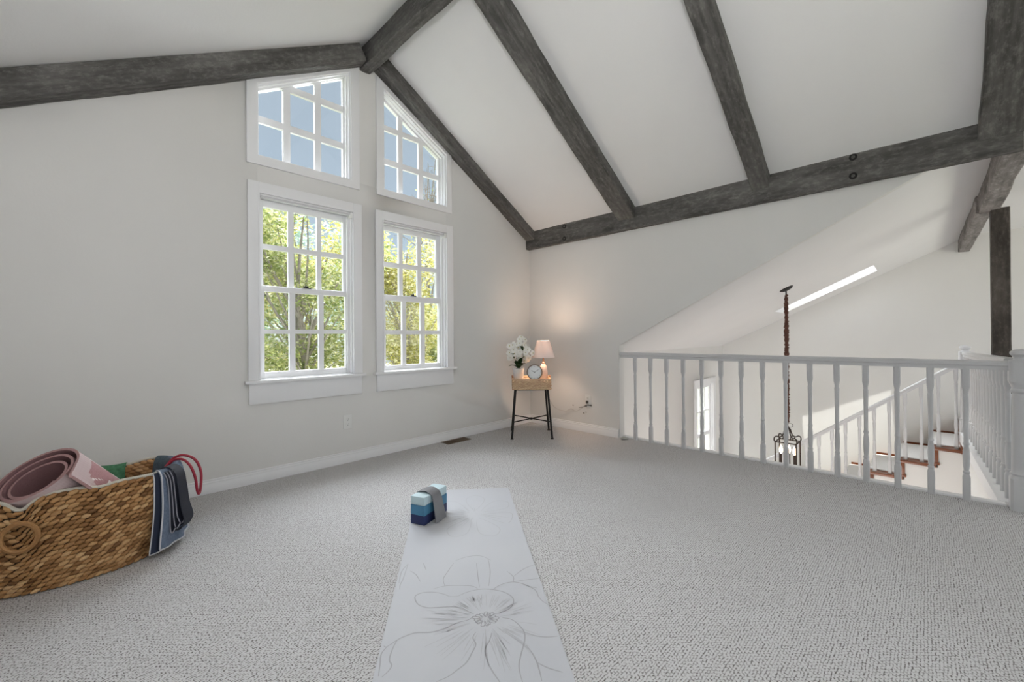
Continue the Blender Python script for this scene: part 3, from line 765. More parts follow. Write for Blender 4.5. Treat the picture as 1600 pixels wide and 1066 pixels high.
# ------------------------------------------------------------------ corner table and the things on it
TC = Vector((-.504, -.463, 0))
def T(u, v, z): return TC + RH * u + FH * v + Vector((0, 0, z))
MT = Matrix(((RH.x, FH.x, 0, TC.x), (RH.y, FH.y, 0, TC.y), (0, 0, 1, 0), (0, 0, 0, 1)))
tb = thing('side_table', TC, 'small table with splayed black iron legs and a woven tray top', 'table')
leg_b = .206; leg_t = .166; zt0 = .502
for (i, j) in ((-1, -1), (1, -1), (1, 1), (-1, 1)):
    lg = MB().tube([T(i * leg_b, j * leg_b, .006), T(i * leg_t, j * leg_t, zt0)], .0112, 10).build('leg', 'dark_metal', tb)
    MB().lathe([(0, 0), (.017, 0), (.017, .005), (.011, .014), (0, .016)], T(i * leg_b, j * leg_b, 0), 14).build('foot', 'dark_metal', lg)
lb = lambda z: leg_b + (leg_t - leg_b) * z / zt0
r17 = lb(.172)
mb = MB().tube([T(-r17, -r17, .172), T(r17, r17, .172)], .0065, 8).tube([T(r17, -r17, .174), T(-r17, r17, .174)], .0065, 8).lathe([(0, .160), (.014, .162), (.016, .172), (.014, .182), (0, .186)], T(0, 0, 0), 12)
mb.build('stretcher', 'dark_metal', tb)
mb = MB().tube([T(-leg_t, -leg_t, zt0 - .004), T(leg_t, leg_t, zt0 - .012)], .006, 8).tube([T(leg_t, -leg_t, zt0 - .004), T(-leg_t, leg_t, zt0 - .012)], .006, 8)
for q in ((-1, -1, 1, -1), (1, -1, 1, 1), (1, 1, -1, 1), (-1, 1, -1, -1)):
    mb.tube([T(q[0] * leg_t, q[1] * leg_t, zt0 - .002), T(q[2] * leg_t, q[3] * leg_t, zt0 - .002)], .006, 8)
mb.build('top_frame', 'dark_metal', tb)
tray = thing('tray', T(0, 0, .506), 'square woven wicker tray resting on the black iron table frame', 'tray')
W_ = .197
MB().box((-W_ + .008, -W_ + .008, .504), (W_ - .008, W_ - .008, .59), 0, MT).build('tray_body', 'tray_weave', tray)
mb = MB()
def lump(mb, c, ax, ay, az, n=8, m=5, mi=0):
    c, ax, ay, az = Vector(c), Vector(ax), Vector(ay), Vector(az); vs = []
    vs.append(c - ax)
    for i in range(1, m):
        t = -math.cos(PI * i / m); s_ = math.sin(PI * i / m) ** .8
        for k in range(n):
            a = 2 * PI * k / n; vs.append(c + ax * t + (ay * math.cos(a) + az * math.sin(a)) * s_)
    vs.append(c + ax); fs = []
    for k in range(n):
        fs.append((0, 1 + (k + 1) % n, 1 + k)); fs.append((len(vs) - 1, 1 + (m - 2) * n + k, 1 + (m - 2) * n + (k + 1) % n))
    for i in range(m - 2):
        for k in range(n): fs.append((1 + i * n + k, 1 + i * n + (k + 1) % n, 1 + (i + 1) * n + (k + 1) % n, 1 + (i + 1) * n + k))
    mb.add(vs, fs, mi)
for side in range(4):
    Ms = MT @ Matrix.Rotation(side * PI / 2, 4, 'Z')
    R3 = Ms.to_3x3()
    for r in range(6):
        for c_ in range(13):
            u = -W_ + .016 + (c_ + .5 * (r % 2)) * .031
            if u > W_: continue
            p = Ms @ Vector((u, -W_, .513 + r * .0165))
            lump(mb, p, R3 @ Vector((.016, 0, .004)), R3 @ Vector((0, .007, 0)), Vector((0, 0, .0085)), 6, 4)
mb.build('woven_side', 'tray_weave', tray)
mb = MB(); cr = [MT @ Vector(p) for p in ((-W_, -W_, .608), (W_, -W_, .608), (W_, W_, .608), (-W_, W_, .608))]
mb.tube(cr, .009, 8, closed=True); mb.build('tray_rim', 'tray_weave', tray)
for s_ in (-1, 1):
    MB().tube(spline([T(s_ * W_, -.07, .605), T(s_ * (W_ + .004), -.05, .63), T(s_ * (W_ + .004), .05, .63), T(s_ * W_, .07, .605)], 5), .006, 7).build('tray_handle', 'copper', tray)
TT = .592
# orchid pot
op = thing('potted_orchid', T(-.132, -.02, TT), 'white flowering orchid in a ribbed white pot', 'potted plant')
n = 40; vs = []; prof = [(.0, .0), (.046, .0), (.05, .01), (.058, .115), (.060, .122), (.056, .124), (.052, .118), (0, .112)]
mb = MB()
vs = []
for r, z in prof:
    for k in range(n):
        a = 2 * PI * k / n; q = r * (1 + (.035 * (k % 2) if .0 < z < .12 and r > .04 else 0)); vs.append(T(-.132, -.02, TT) + Vector((q * math.cos(a), q * math.sin(a), z)))
fs = [(i * n + k, i * n + (k + 1) % n, (i + 1) * n + (k + 1) % n, (i + 1) * n + k) for i in range(len(prof) - 1) for k in range(n)]
mb.add(vs, fs + [tuple(range(n - 1, -1, -1))]); mb.build('pot', 'pot_white', op, angle=50)
MB().lathe([(0, .112), (.05, .112), (.03, .122), (0, .126)], T(-.132, -.02, TT), 14).build('soil', 'soil', op)
pc0 = T(-.132, -.02, TT + .12); stems = []
for (u, v, z, uu) in ((-.22, -.03, .90, -.03), (-.115, .0, 1.0, .02), (-.03, -.02, .90, .03), (-.16, .05, .95, -.02)):
    e = T(u, v, z); mid = T(-.132 + uu, -.02, .80)
    path = spline([pc0, mid, e], 8); MB().tube(path, .003, 6).build('stem', 'stem', op)
def leaf(mb, base, tip, w, sag, mi=0):
    base, tip = Vector(base), Vector(tip); d = tip - base; sd = d.cross(Vector((0, 0, 1))).normalized(); P = []
    for i in range(8):
        t = i / 7; c = base + d * t + Vector((0, 0, sag * math.sin(PI * t))); ww = w * math.sin(PI * min(.97, .12 + t * .85))
        P.append([c - sd * ww + Vector((0, 0, .25 * ww)), c, c + sd * ww + Vector((0, 0, .25 * ww))])
    mb.sheet(P, .0012, mi)
for (u, v, z, w_) in ((-.235, -.05, .74, .018), (-.06, -.06, .77, .02), (-.10, -.09, .83, .017), (-.165, -.09, .80, .016), (-.04, -.0, .85, .015), (-.19, .04, .78, .018), (-.135, -.1, .76, .02), (-.09, -.1, .75, .018), (-.21, -.08, .87, .013), (-.115, -.11, .95, .012)):
    mb = MB(); b_ = pc0 if z < .84 else T(u + .03, v + .03, z - .045); leaf(mb, b_, T(u, v - .03, z), w_ * 1.5, .02); mb.build('leaf', 'leaf_dark', op)
def blossom(c, nrm, r, roll):
    nrm = Vector(nrm).normalized(); x = nrm.orthogonal().normalized(); y = nrm.cross(x); mb = MB()
    for k in range(5):
        a = roll + 2 * PI * k / 5; d = x * math.cos(a) + y * math.sin(a); e = nrm.cross(d); P = []
        for i in range(5):
            t = i / 4; ww = r * .52 * math.sin(PI * (.1 + .78 * t)); lift = r * (.25 * t - .35 * t * t)
            c_ = Vector(c) + d * (r * t) + nrm * lift
            P.append([c_ - e * ww - nrm * ww * .18, c_ + nrm * ww * .12, c_ + e * ww - nrm * ww * .18])
        mb.sheet(P, .0009, 0)
    lump(mb, Vector(c) + nrm * .004, nrm * .007, x * .005, y * .005, 6, 4, 1)
    return mb
rb = random.Random(4)
spots = []
tries = 0
while len(spots) < 46 and tries < 4000:
    tries += 1
    cl = rb.choice([(-.225, -.03, .915, .065, .075), (-.118, .0, .975, .07, .075), (-.03, -.02, .895, .06, .08), (-.15, -.03, .88, .10, .055), (-.04, .0, .83, .04, .045), (-.23, -.02, .855, .05, .05), (-.125, -.02, .92, .1, .06)])
    d = Vector((rb.gauss(0, 1), rb.gauss(-.5, 1), rb.gauss(0, 1))).normalized()
    p = T(cl[0] + d.x * cl[3], cl[1] + d.y * .05, cl[2] + d.z * cl[4])
    if all((p - q).length > .027 for q, _ in spots): spots.append((p, d))
for p, d in spots:
    nr = RH * (d.x * .7) + FH * (-.55 + d.y * .4) + Vector((0, 0, d.z * .7 + .2))
    blossom(p, nr, rb.uniform(.026, .036), rb.uniform(0, 6)).build('blossom', ['petal', 'petal_heart'], op, angle=80)
# clock
ck = thing('alarm_clock', T(.035, -.15, TT), 'round copper-rimmed clock with a plain white dial', 'clock')
cc_ = T(.035, -.15, TT + .088); Xc = RH; Zc = Vector((0, 0, 1)); Yc = -FH
Mc = Matrix(((Xc.x, Zc.x, Yc.x, cc_.x), (Xc.y, Zc.y, Yc.y, cc_.y), (Xc.z, Zc.z, Yc.z, cc_.z), (0, 0, 0, 1)))
Mc = Mc @ Matrix.Rotation(-.14, 4, 'X') @ Matrix.Rotation(-.2, 4, 'Y')
MB().lathe([(0, -.025), (.074, -.025), (.08, -.018), (.082, .012), (.081, .02), (.074, .022), (.072, .015), (0, .015)], (0, 0, 0), 40, 0, Mc).build('case', 'clock_case', ck)
fc = MB().lathe([(0, .0152), (.0715, .0152), (.0715, .0165), (0, .0168)], (0, 0, 0), 40, 0, Mc).build('dial', 'clock_face', ck)
mb = MB()
for k in range(60):
    a = k * PI / 30; l0 = .058 if k % 5 == 0 else .063; w_ = .0011 if k % 5 == 0 else .0005
    mb.box((-w_, l0, .0168), (w_, .067, .0173), 0, Mc @ Matrix.Rotation(-a, 4, 'Z'))
mb.build('tick_marks', 'clock_ink', fc)
for (ang, ln, w_) in ((-62, .036, .0019), (58, .052, .0014)):
    MB().box((-w_, -.008, .0175), (w_, ln, .0185), 0, Mc @ Matrix.Rotation(-math.radians(ang), 4, 'Z')).build('hand', 'clock_ink', ck)
MB().lathe([(0, .0168), (.004, .0168), (.004, .0195), (0, .02)], (0, 0, 0), 10, 0, Mc).build('hub', 'clock_ink', ck)
for s_ in (-1, 1):
    MB().tube([T(.035 + s_ * .03, -.15, TT + .014), T(.035 + s_ * .04, -.16, TT + .001)], .005, 8).build('foot', 'copper', ck)
# lamp
lpv = (.138, .03)
lp = thing('table_lamp', T(*lpv, TT), 'lit table lamp with a white cone shade and ceramic base', 'lamp')
MB().lathe([(0, .0), (.04, .0), (.044, .006), (.046, .03), (.045, .09), (.038, .125), (.028, .148), (.02, .158), (.017, .168), (0, .17)], T(*lpv, TT), 24).build('base', 'lamp_ceramic', lp)
MB().lathe([(0, .168), (.014, .168), (.014, .178), (.008, .184), (.008, .228), (.013, .23), (.013, .262), (0, .262)], T(*lpv, TT), 14).build('socket', 'copper', lp)
mb = MB(); n = 40; vs = []
pf = [(.124, .232), (.068, .415), (.0665, .415), (.1225, .232)]
for r, z in pf:
    for k in range(n): a = 2 * PI * k / n; vs.append(T(*lpv, TT) + Vector((r * math.cos(a), r * math.sin(a), z)))
fs = [(i * n + k, i * n + (k + 1) % n, ((i + 1) % 4) * n + (k + 1) % n, ((i + 1) % 4) * n + k) for i in range(4) for k in range(n)]
mb.add(vs, fs).build('lamp_shade', 'shade_cloth', lp)
MB().lathe([(0, .26), (.011, .263), (.024, .30), (.02, .325), (0, .335)], T(*lpv, TT), 14).build('bulb', 'lamp_bulb', lp)
ld = bpy.data.lights.new('lamp_light', 'POINT'); ld.energy = 13; ld.color = (1, .72, .52); ld.shadow_soft_size = .05
lo_ = bpy.data.objects.new('lamp_light', ld); COL.objects.link(lo_); lo_.location = T(*lpv, TT + .36)

# ------------------------------------------------------------------ outlets, cord, vent, doorstop
def outlet(c, nrm, label):
    c, nrm = Vector(c), Vector(nrm); x = Vector((0, 0, 1)).cross(nrm)
    M = Matrix(((x.x, nrm.x, 0, c.x), (x.y, nrm.y, 0, c.y), (0, 0, 1, c.z), (0, 0, 0, 1)))
    r = thing('wall_outlet', c, label, 'outlet')
    MB().box((-.037, 0, -.058), (.037, .006, .058), 0, M).build('cover_plate', 'plastic_white', r, bevel=.003)
    for s_ in (-1, 1):
        k = MB().lathe([(0, .0), (.0165, .0), (.0165, .0025), (0, .0027)], (0, 0, 0), 18, 0, M @ Matrix.Translation((0, .006, s_ * .02)) @ Matrix.Rotation(-PI / 2, 4, 'X')).build('socket', 'plastic_white', r)
        MB().box((-.0075, .0085, s_ * .02 - .002), (-.005, .009, s_ * .02 + .008), 0, M).box((.005, .0085, s_ * .02 - .002), (.0075, .009, s_ * .02 + .007), 0, M).box((-.002, .0085, s_ * .02 - .011), (.002, .009, s_ * .02 - .006), 0, M).build('slot', 'slot_dark', k)
    return r
outlet((-2.306, 0, .343), (0, -1, 0), 'white wall outlet below the windows')
outlet((0, -.85, .352), (-1, 0, 0), 'white wall outlet beside the stair opening')
cd = thing('power_cord', (-.01, -.85, .3), 'thin lamp cord with dark plug at the outlet near the stair opening', 'cord')
path = spline([T(.138, .072, .598), T(.15, .16, .622), T(.17, .222, .60), T(.19, .25, .42), (-.06, -.42, .24), (-.025, -.55, .20), (-.015, -.63, .235), (-.02, -.70, .215), (-.02, -.78, .26), (-.02, -.845, .315)], 10)
MB().tube(path, .0022, 6).build('cable', 'cord_clear', cd)
MB().box((-.032, -.862, .317), (-.0095, -.838, .347)).build('plug', 'slot_dark', cd, bevel=.004)
MB().tube(spline([(-.016, -.85, .3), (-.014, -.80, .275), (-.013, -.74, .262)], 6), .003, 6).build('cord_tie', 'slot_dark', cd)
MB().tube(spline([(-.014, -.85, .3), (-.013, -.88, .30), (-.013, -.90, .302)], 5), .005, 6).build('cord_tie', 'slot_dark', cd)
for (y, z, r) in ((-.83, .285, .009), (-.895, .300, .008), (-.80, .205, .008), (-.83, .218, .005), (-.655, .275, .006)):
    mb = MB(); lump(mb, (-.012, y, z), (0, r, r * .5), (.005, 0, 0), (0, 0, r), 6, 4); mb.build('cord_clip', 'slot_dark', cd)
# vent in the carpet
vt = thing('floor_vent', (-1.225, -.077, 0), 'brown metal floor vent set in the carpet by the baseboard', 'vent')
vx0, vx1, vy0, vy1 = -1.37, -1.08, -.155, -.03
MB().ring([(vx0, vy0), (vx1, vy0), (vx1, vy1), (vx0, vy1)], [(vx0 + .014, vy0 + .014), (vx1 - .014, vy0 + .014), (vx1 - .014, vy1 - .014), (vx0 + .014, vy1 - .014)], 'z', .0, .006).build('frame', 'vent_brown', vt, bevel=.002)
MB().box((vx0 + .014, vy0 + .014, .0005), (vx1 - .014, vy1 - .014, .002)).build('duct', 'vent_dark', vt)
mb = MB(); k = 0; x = vx0 + .02
while x < vx1 - .016:
    th = .0035 if x < -1.225 else .006
    mb.box((x, vy0 + .014, .002), (x + th, vy1 - .014, .005)); x += .0105
mb.box((-1.229, vy0 + .014, .002), (-1.221, vy1 - .014, .0055)); mb.build('louver', 'vent_brown', vt)
# doorstop-like pad at the rail base
ds = MB(); lump(ds, (-.03, -1.305, .012), (.03, -.03, 0), (.018, .018, 0), (0, 0, .013), 12, 8)
lump(ds, (-.045, -1.30, .02), (.018, -.018, .004), (.01, .01, 0), (0, 0, .010), 10, 6)
tag(ds.build('rubber_doorstop', 'rubber_grey'), 'small pale grey rubber wedge on the carpet under the railing end', 'doorstop')

# ------------------------------------------------------------------ yoga mat, block and strap
ym = MB()
ca, cb = Vector((-2.274, -1.023, 0)), Vector((-1.805, -1.415, 0)); da = Vector((-.6145, -.7889, 0)); LEN = 1.83
q = [ca, cb, cb + da * LEN, ca + da * LEN]
ym.prism([(p.x, p.y) for p in q], 'z', .0005, .005, 0)
for i in range(len(ym.m)):
    if i >= 2: ym.m[i] = 1
def ribbon(pts, w, mi, z=.0055):
    pts = spline([(a_, b_, z) for a_, b_ in pts], 6); L = []; R_ = []
    n = len(pts)
    for i, p in enumerate(pts):
        t = (pts[min(i + 1, n - 1)] - pts[max(i - 1, 0)]); s_ = Vector((-t.y, t.x, 0)).normalized()
        ww = w * (.45 + .55 * math.sin(PI * i / (n - 1)))
        L.append(p - s_ * ww / 2); R_.append(p + s_ * ww / 2)
    ym.grid([L, R_], mi)
STROKES = [[(-2.81, -2.134), (-2.764, -2.141), (-2.715, -2.166), (-2.68, -2.207), (-2.661, -2.255), (-2.664, -2.3), (-2.688, -2.327), (-2.72, -2.339), (-2.753, -2.334), (-2.785, -2.319)], [(-2.81, -2.134), (-2.832, -2.115), (-2.842, -2.08), (-2.863, -2.04), (-2.894, -2.013), (-2.925, -2.008), (-2.942, -2.03), (-2.95, -2.068), (-2.936, -2.107), (-2.904, -2.138), (-2.87, -2.166), (-2.846, -2.207), (-2.841, -2.243), (-2.837, -2.264)], [(-2.677, -2.203), (-2.643, -2.202), (-2.603, -2.214), (-2.577, -2.24), (-2.563, -2.285), (-2.564, -2.335), (-2.585, -2.368), (-2.598, -2.402), (-2.598, -2.436)], [(-2.845, -2.274), (-2.873, -2.274), (-2.903, -2.26), (-2.936, -2.253), (-2.966, -2.249), (-3.007, -2.229), (-3.044, -2.194), (-3.082, -2.181), (-3.108, -2.178), (-3.148, -2.181), (-3.155, -2.17)], [(-3.108, -2.178), (-3.138, -2.201), (-3.172, -2.238), (-3.179, -2.265), (-3.198, -2.279), (-3.225, -2.286)], [(-3.148, -2.181), (-3.178, -2.197), (-3.202, -2.233), (-3.23, -2.276)], [(-2.895, -2.344), (-2.92, -2.358), (-2.933, -2.389), (-2.965, -2.408), (-3.006, -2.428), (-3.043, -2.431), (-3.082, -2.431), (-3.118, -2.421)], [(-2.858, -2.387), (-2.89, -2.41), (-2.927, -2.429), (-2.955, -2.472), (-2.972, -2.513), (-2.985, -2.56), (-2.995, -2.582)], [(-2.776, -2.357), (-2.76, -2.386), (-2.761, -2.424), (-2.776, -2.467), (-2.806, -2.497), (-2.857, -2.529), (-2.897, -2.557), (-2.923, -2.588), (-2.937, -2.61)], [(-2.776, -2.467), (-2.762, -2.508), (-2.739, -2.541), (-2.71, -2.565)], [(-2.817, -2.515), (-2.831, -2.556), (-2.849, -2.591), (-2.873, -2.624), (-2.894, -2.65)], [(-2.849, -2.591), (-2.841, -2.632), (-2.823, -2.675)], [(-2.851, -2.022), (-2.805, -2.04), (-2.764, -2.076), (-2.726, -2.123), (-2.722, -2.156)], [(-2.596, -2.0), (-2.66, -2.084), (-2.711, -2.153)], [(-2.533, -2.01), (-2.6, -2.098), (-2.678, -2.173)], [(-2.653, -1.912), (-2.587, -1.926), (-2.54, -1.966), (-2.533, -2.029)], [(-2.545, -2.147), (-2.557, -2.199), (-2.584, -2.226)], [(-2.557, -2.199), (-2.479, -2.191), (-2.407, -2.205)], [(-2.584, -2.226), (-2.528, -2.261), (-2.49, -2.29)], [(-2.572, -2.269), (-2.558, -2.305), (-2.547, -2.33)], [(-2.859, -1.939), (-2.842, -1.879), (-2.844, -1.835)], [(-2.818, -1.776), (-2.899, -1.867), (-2.93, -1.896), (-2.95, -1.925)], [(-2.818, -1.776), (-2.874, -1.813), (-2.93, -1.885)], [(-2.766, -1.821), (-2.791, -1.882)], [(-2.805, -2.04), (-2.778, -1.993), (-2.731, -1.961), (-2.669, -1.923)]]
for i, s_ in enumerate(STROKES): ribbon(s_, .0048 if i < 12 else .0038, 2)
rf = random.Random(11)
fc0 = Vector((-2.825, -2.315))
ax1 = Vector((-.6145, -.7889)); ax0 = Vector((.7675, -.6411))     # along the mat towards the camera / across it
def inside(p):
    d = Vector((p[0], p[1])) - Vector((ca.x, ca.y)); a_ = d.dot(ax0); b_ = d.dot(ax1)
    return .015 < a_ < .595 and .01 < b_ < LEN - .01
for k in range(16):            # the ring of stamens in the middle of the flower
    a_ = 2 * PI * k / 16 + rf.uniform(-.15, .15); r0, r1 = rf.uniform(.008, .018), rf.uniform(.034, .046)
    p0 = fc0 + (ax0 * math.cos(a_) + ax1 * math.sin(a_) * .8) * r0; p1 = fc0 + (ax0 * math.cos(a_) + ax1 * math.sin(a_) * .8) * r1
    s2 = (ax0 * -math.sin(a_) + ax1 * math.cos(a_)) * .006
    ribbon([p0 - s2, p1 - s2, p1 + (p1 - p0) * .2, p1 + s2, p0 + s2], .004, 2)
for k in range(120):            # fine petal veins fanning out
    a_ = rf.uniform(0, 2 * PI); r0 = rf.uniform(.055, .12); r1 = r0 + rf.uniform(.05, .15)
    if math.sin(a_) < -.35: r1 = min(r1, .15)
    d0 = ax0 * math.cos(a_) + ax1 * math.sin(a_); b2 = rf.uniform(-.06, .06); d1 = ax0 * math.cos(a_ + b2) + ax1 * math.sin(a_ + b2)
    p0, pm, p1 = fc0 + d0 * r0, fc0 + (d0 + d1) * .5 * (r0 + r1) / 2, fc0 + d1 * r1
    if inside(p0) and inside(p1): ribbon([p0, pm, p1], .0022, 3)
# second, fainter bloom on the far half
fc1 = Vector((ca.x, ca.y)) + ax0 * .36 + ax1 * .42
for k in range(7):
    a_ = 2 * PI * k / 7 + .3; w2 = .32; pts = []
    for (rr_, da_) in ((.05, -.1), (.14, -w2), (.22, -w2 * .8), (.26, 0), (.22, w2 * .8), (.14, w2), (.05, .1)):
        p = fc1 + (ax0 * math.cos(a_ + da_) + ax1 * math.sin(a_ + da_) * 1.15) * rr_; pts.append(p)
    pts = [p for p in pts if inside(p)]
    if len(pts) > 3: ribbon(pts, .0036, 3)
for k in range(40):
    a_ = rf.uniform(0, 2 * PI); r0 = rf.uniform(.03, .09); r1 = r0 + rf.uniform(.04, .12); d0 = ax0 * math.cos(a_) + ax1 * math.sin(a_)
    if inside(fc1 + d0 * r0) and inside(fc1 + d0 * r1): ribbon([fc1 + d0 * r0, fc1 + d0 * (r0 + r1) / 2 + ax0 * .003, fc1 + d0 * r1], .0022, 3)
tag(ym.build('yoga_mat', ['yoga_mat_grey', 'mat_edge', 'mat_print', 'mat_print_faint']), 'pale grey yoga mat with line-drawn flowers unrolled on the carpet', 'yoga mat')
# block: long axis from the near short face
b0, b1, b2_ = Vector((-2.577, -1.413, .0062)), Vector((-2.547, -1.502, .0062)), Vector((-2.338, -1.428, .0062))
bx = (b2_ - b1).normalized(); by = Vector((-bx.y, bx.x, 0)); BL, BW, BH = .222, .094, .155
Mb = Matrix(((bx.x, by.x, 0, b1.x), (bx.y, by.y, 0, b1.y), (0, 0, 1, .0062), (0, 0, 0, 1)))
blk = thing('yoga_block', Mb @ Vector((BL / 2, BW / 2, 0)), 'foam block in three blue stripes standing on the yoga mat', 'yoga block')
hs = [0, .051, .106, BH]
for i, m in enumerate(('block_navy', 'block_teal', 'block_pale')):
    ins = .0
    MB().box((0, 0, hs[i]), (BL, BW, hs[i + 1]), 0, Mb).build('foam_layer', m, blk, bevel=.008 if i == 2 else .003)
# strap draped over the block
P = []
s0, s1 = .058, .136
path = [(-.046, .003), (-.036, .05), (-.026, .10), (-.012, .145), (.012, .163), (.03, .1685), (.05, .168), (.07, .164), (.090, .157), (.102, .14), (.107, .10), (.109, .05), (.112, .01)]
pp = spline([(0, a_, b_) for a_, b_ in path], 4)
for p in pp:
    t = (p.z); P.append([Mb @ Vector((s0 - .01 * (1 - t / .16) * (p.y < .04), p.y, p.z)), Mb @ Vector((s1 + .012 * (1 - t / .16), p.y, p.z))])
tag(MB().sheet(P, .003).build('grey_strap', 'strap_grey', bevel=0), 'flat grey exercise strap draped over the blue striped block', 'strap')

# ------------------------------------------------------------------ basket and its contents
BC = Vector((-3.885, -.64, 0)); BA, BB = .365, .228
def rim_h(ph):
    d = (ph + math.radians(115) + PI) % (2 * PI) - PI
    d2 = (ph - math.radians(68) + PI) % (2 * PI) - PI
    d3 = (ph + math.radians(80) + PI) % (2 * PI) - PI
    return .392 - .048 * math.exp(-(d / .12) ** 2) - .02 * math.exp(-(d2 / .3) ** 2) - .012 * math.exp(-(d3 / .12) ** 2) + .008 * math.sin(3 * ph)
def bpt(ph, t, off=0):                      # t 0..1 up the wall
    s_ = .93 + .13 * math.sin(PI * min(1, t * .62 + .12)) - .03 * t
    e = .93                                  # slightly squared oval
    c, sn = math.cos(ph), math.sin(ph)
    ex = math.copysign(abs(c) ** e, c); ey = math.copysign(abs(sn) ** e, sn)
    p = Vector((BA * (.85 + .15 * math.sin(PI / 2 * min(1, t * 1.3))) * ex, BB * s_ * ey, 0)); nn = Vector((ex / BA, ey / BB, 0)).normalized()
    p = BC + p + nn * off; p.z = .004 + rim_h(ph) * t; return p
_tab = [0.0]
for _i in range(720):
    _tab.append(_tab[-1] + (bpt(2 * PI * (_i + 1) / 720, .5) - bpt(2 * PI * _i / 720, .5)).xy.length)
def arc_phi(t):
    import bisect
    L = (t % 1.0) * _tab[-1]; i = min(719, max(0, bisect.bisect_right(_tab, L) - 1))
    return 2 * PI * (i + (L - _tab[i]) / max(1e-9, _tab[i + 1] - _tab[i])) / 720
bk = thing('wicker_basket', BC, 'oblong woven seagrass basket holding rolled mats and straps', 'basket')
NP = 96
mb = MB(); G = []
for i in range(NP):
    ph = 2 * PI * i / NP; G.append([bpt(ph, j / 10, -.006) for j in range(11)] + [bpt(ph, 1 - j / 10, -.016) for j in range(11)])
mb.grid(G, 0, closed_u=True)
mb.add([bpt(2 * PI * i / NP, .0, -.01) + Vector((0, 0, .004)) for i in range(NP)], [tuple(range(NP))])
mb.build('basket_core', 'basket_core', bk)
rb = random.Random(5)
for nm, off0, flip in (('outer_weave', .0, 1), ('inner_weave', -.02, -1)):
    mb = MB(); rows = 22
    for r in range(rows):
        t = (r + .5) / rows; cols = 62
        for c_ in range(cols):
            ph = arc_phi((c_ + .5 * (r % 2) + rb.uniform(-.07, .07) + r * .12) / cols)
            p = bpt(ph, t, off0); p2 = bpt(ph + .02, t, off0); tg = (p2 - p).normalized()
            nn = Vector((tg.y, -tg.x, 0))
            hw = rim_h(ph) / rows
            ll = .0172 * rb.uniform(.95, 1.12); tilt = rb.uniform(.28, .42)
            ax = (tg + Vector((0, 0, tilt))) * ll; az = (Vector((0, 0, 1)) - tg * tilt) * (hw * .55 * rb.uniform(.9, 1.1))
            lump(mb, p + nn * rb.uniform(-.001, .002), ax, nn * .0088, az, 7, 6)
    mb.build(nm, 'seagrass', bk, angle=60)
ring = [bpt(2 * PI * i / 160, 1, -.004) + Vector((0, 0, .004)) for i in range(160)]
MB().tube(ring, .0075, 8, closed=True).build('rim_cord', 'rim_cord', bk)
for ph0 in (math.radians(-114), math.radians(66)):
    cpt = bpt(ph0, .72, .016); tg = (bpt(ph0 + .02, .72, .016) - cpt).normalized(); pts = []
    tg.z = 0; nn = Vector((tg.y, -tg.x, 0)); sg = 1
    for k in range(32):
        a_ = 2 * PI * k / 32; pts.append(cpt + tg * (.056 * math.cos(a_)) + Vector((0, 0, .056 * math.sin(a_))) + nn * .006)
    MB().tube(pts, [.0088 + .0009 * (k % 2) for k in range(32)], 9, closed=True).build('ring_handle', 'seagrass', bk)

# pink mat roll
O = Vector((-4.012, -.785, .478)); E_ = Vector((-3.70, -.51, .06)); Ax = (E_ - O).normalized()
e1 = Vector((.86, -.34, .38)); e1 = (e1 - Ax * e1.dot(Ax)).normalized(); e2 = Ax.cross(e1).normalized()
if e2.z < 0: e2 = -e2
pr = thing('rolled_yoga_mat', (O + E_) / 2, 'loosely rolled pink exercise mat sticking out of the basket', 'yoga mat')
th = .010; sec = []
turns = 2.95; nst = 130; aend = math.radians(-18)
for i in range(nst + 1):
    t = i / nst; a_ = aend + (1 - t) * turns * 2 * PI
    k = .066 + .066 * t ** .85
    sec.append((k * 1.12 * math.cos(a_) - .016 * (1 - t), k * .82 * math.sin(a_) - .008 * (1 - t)))
x, y = sec[-1]
tail = spline([(x, y, 0), (x - .006, y - .024, 0), (x - .014, y - .046, 0), (x - .014, y - .064, 0), (x - .004, y - .076, 0)], 7)[1:]
n_roll = len(sec); sec += [(p.x, p.y) for p in tail]
NA = 34; LA = .47; P = []
for i, (a_, b_) in enumerate(sec):
    tt = min(1, i / n_roll); d0 = .035 * (1 - tt) ** 1.2
    P.append([O + e1 * a_ + e2 * b_ + Ax * (d0 + (LA - d0) * j / (NA - 1)) for j in range(NA)])
mb = MB(); mb.sheet(P, th, 0, 1, 0)
# which side is the outside of the roll: compare the face side with the spiral centre
pm = P[n_roll - 20][3]; du = P[n_roll - 19][3] - P[n_roll - 21][3]; dv = P[n_roll - 20][4] - P[n_roll - 20][2]
outw = du.cross(dv).dot(pm - (O + Ax * .05)) > 0
idx = 0
for i in range(len(sec) - 1):
    for j in range(NA - 1):
        last = i > n_roll - 44
        mo, mi_ = (2 if last else 0), 1
        if last:
            u_ = (i - (n_roll - 6)) / 16.0; v_ = (j - 13) / 9.0; rr_ = math.hypot(u_, v_)
            if rr_ < 1:
                mo = 3; an = math.atan2(u_, v_)
                if abs(math.sin(an * 4)) < .16 and rr_ > .2: mo = 4
        for face in (0, 1):
            mb.m[idx] = (mo if (face == 1) == outw else mi_); idx += 1
mb.build('mat_roll', ['pink_foam', 'pink_inner', 'pink_face', 'pink_print', 'pink_line'], pr, angle=50)

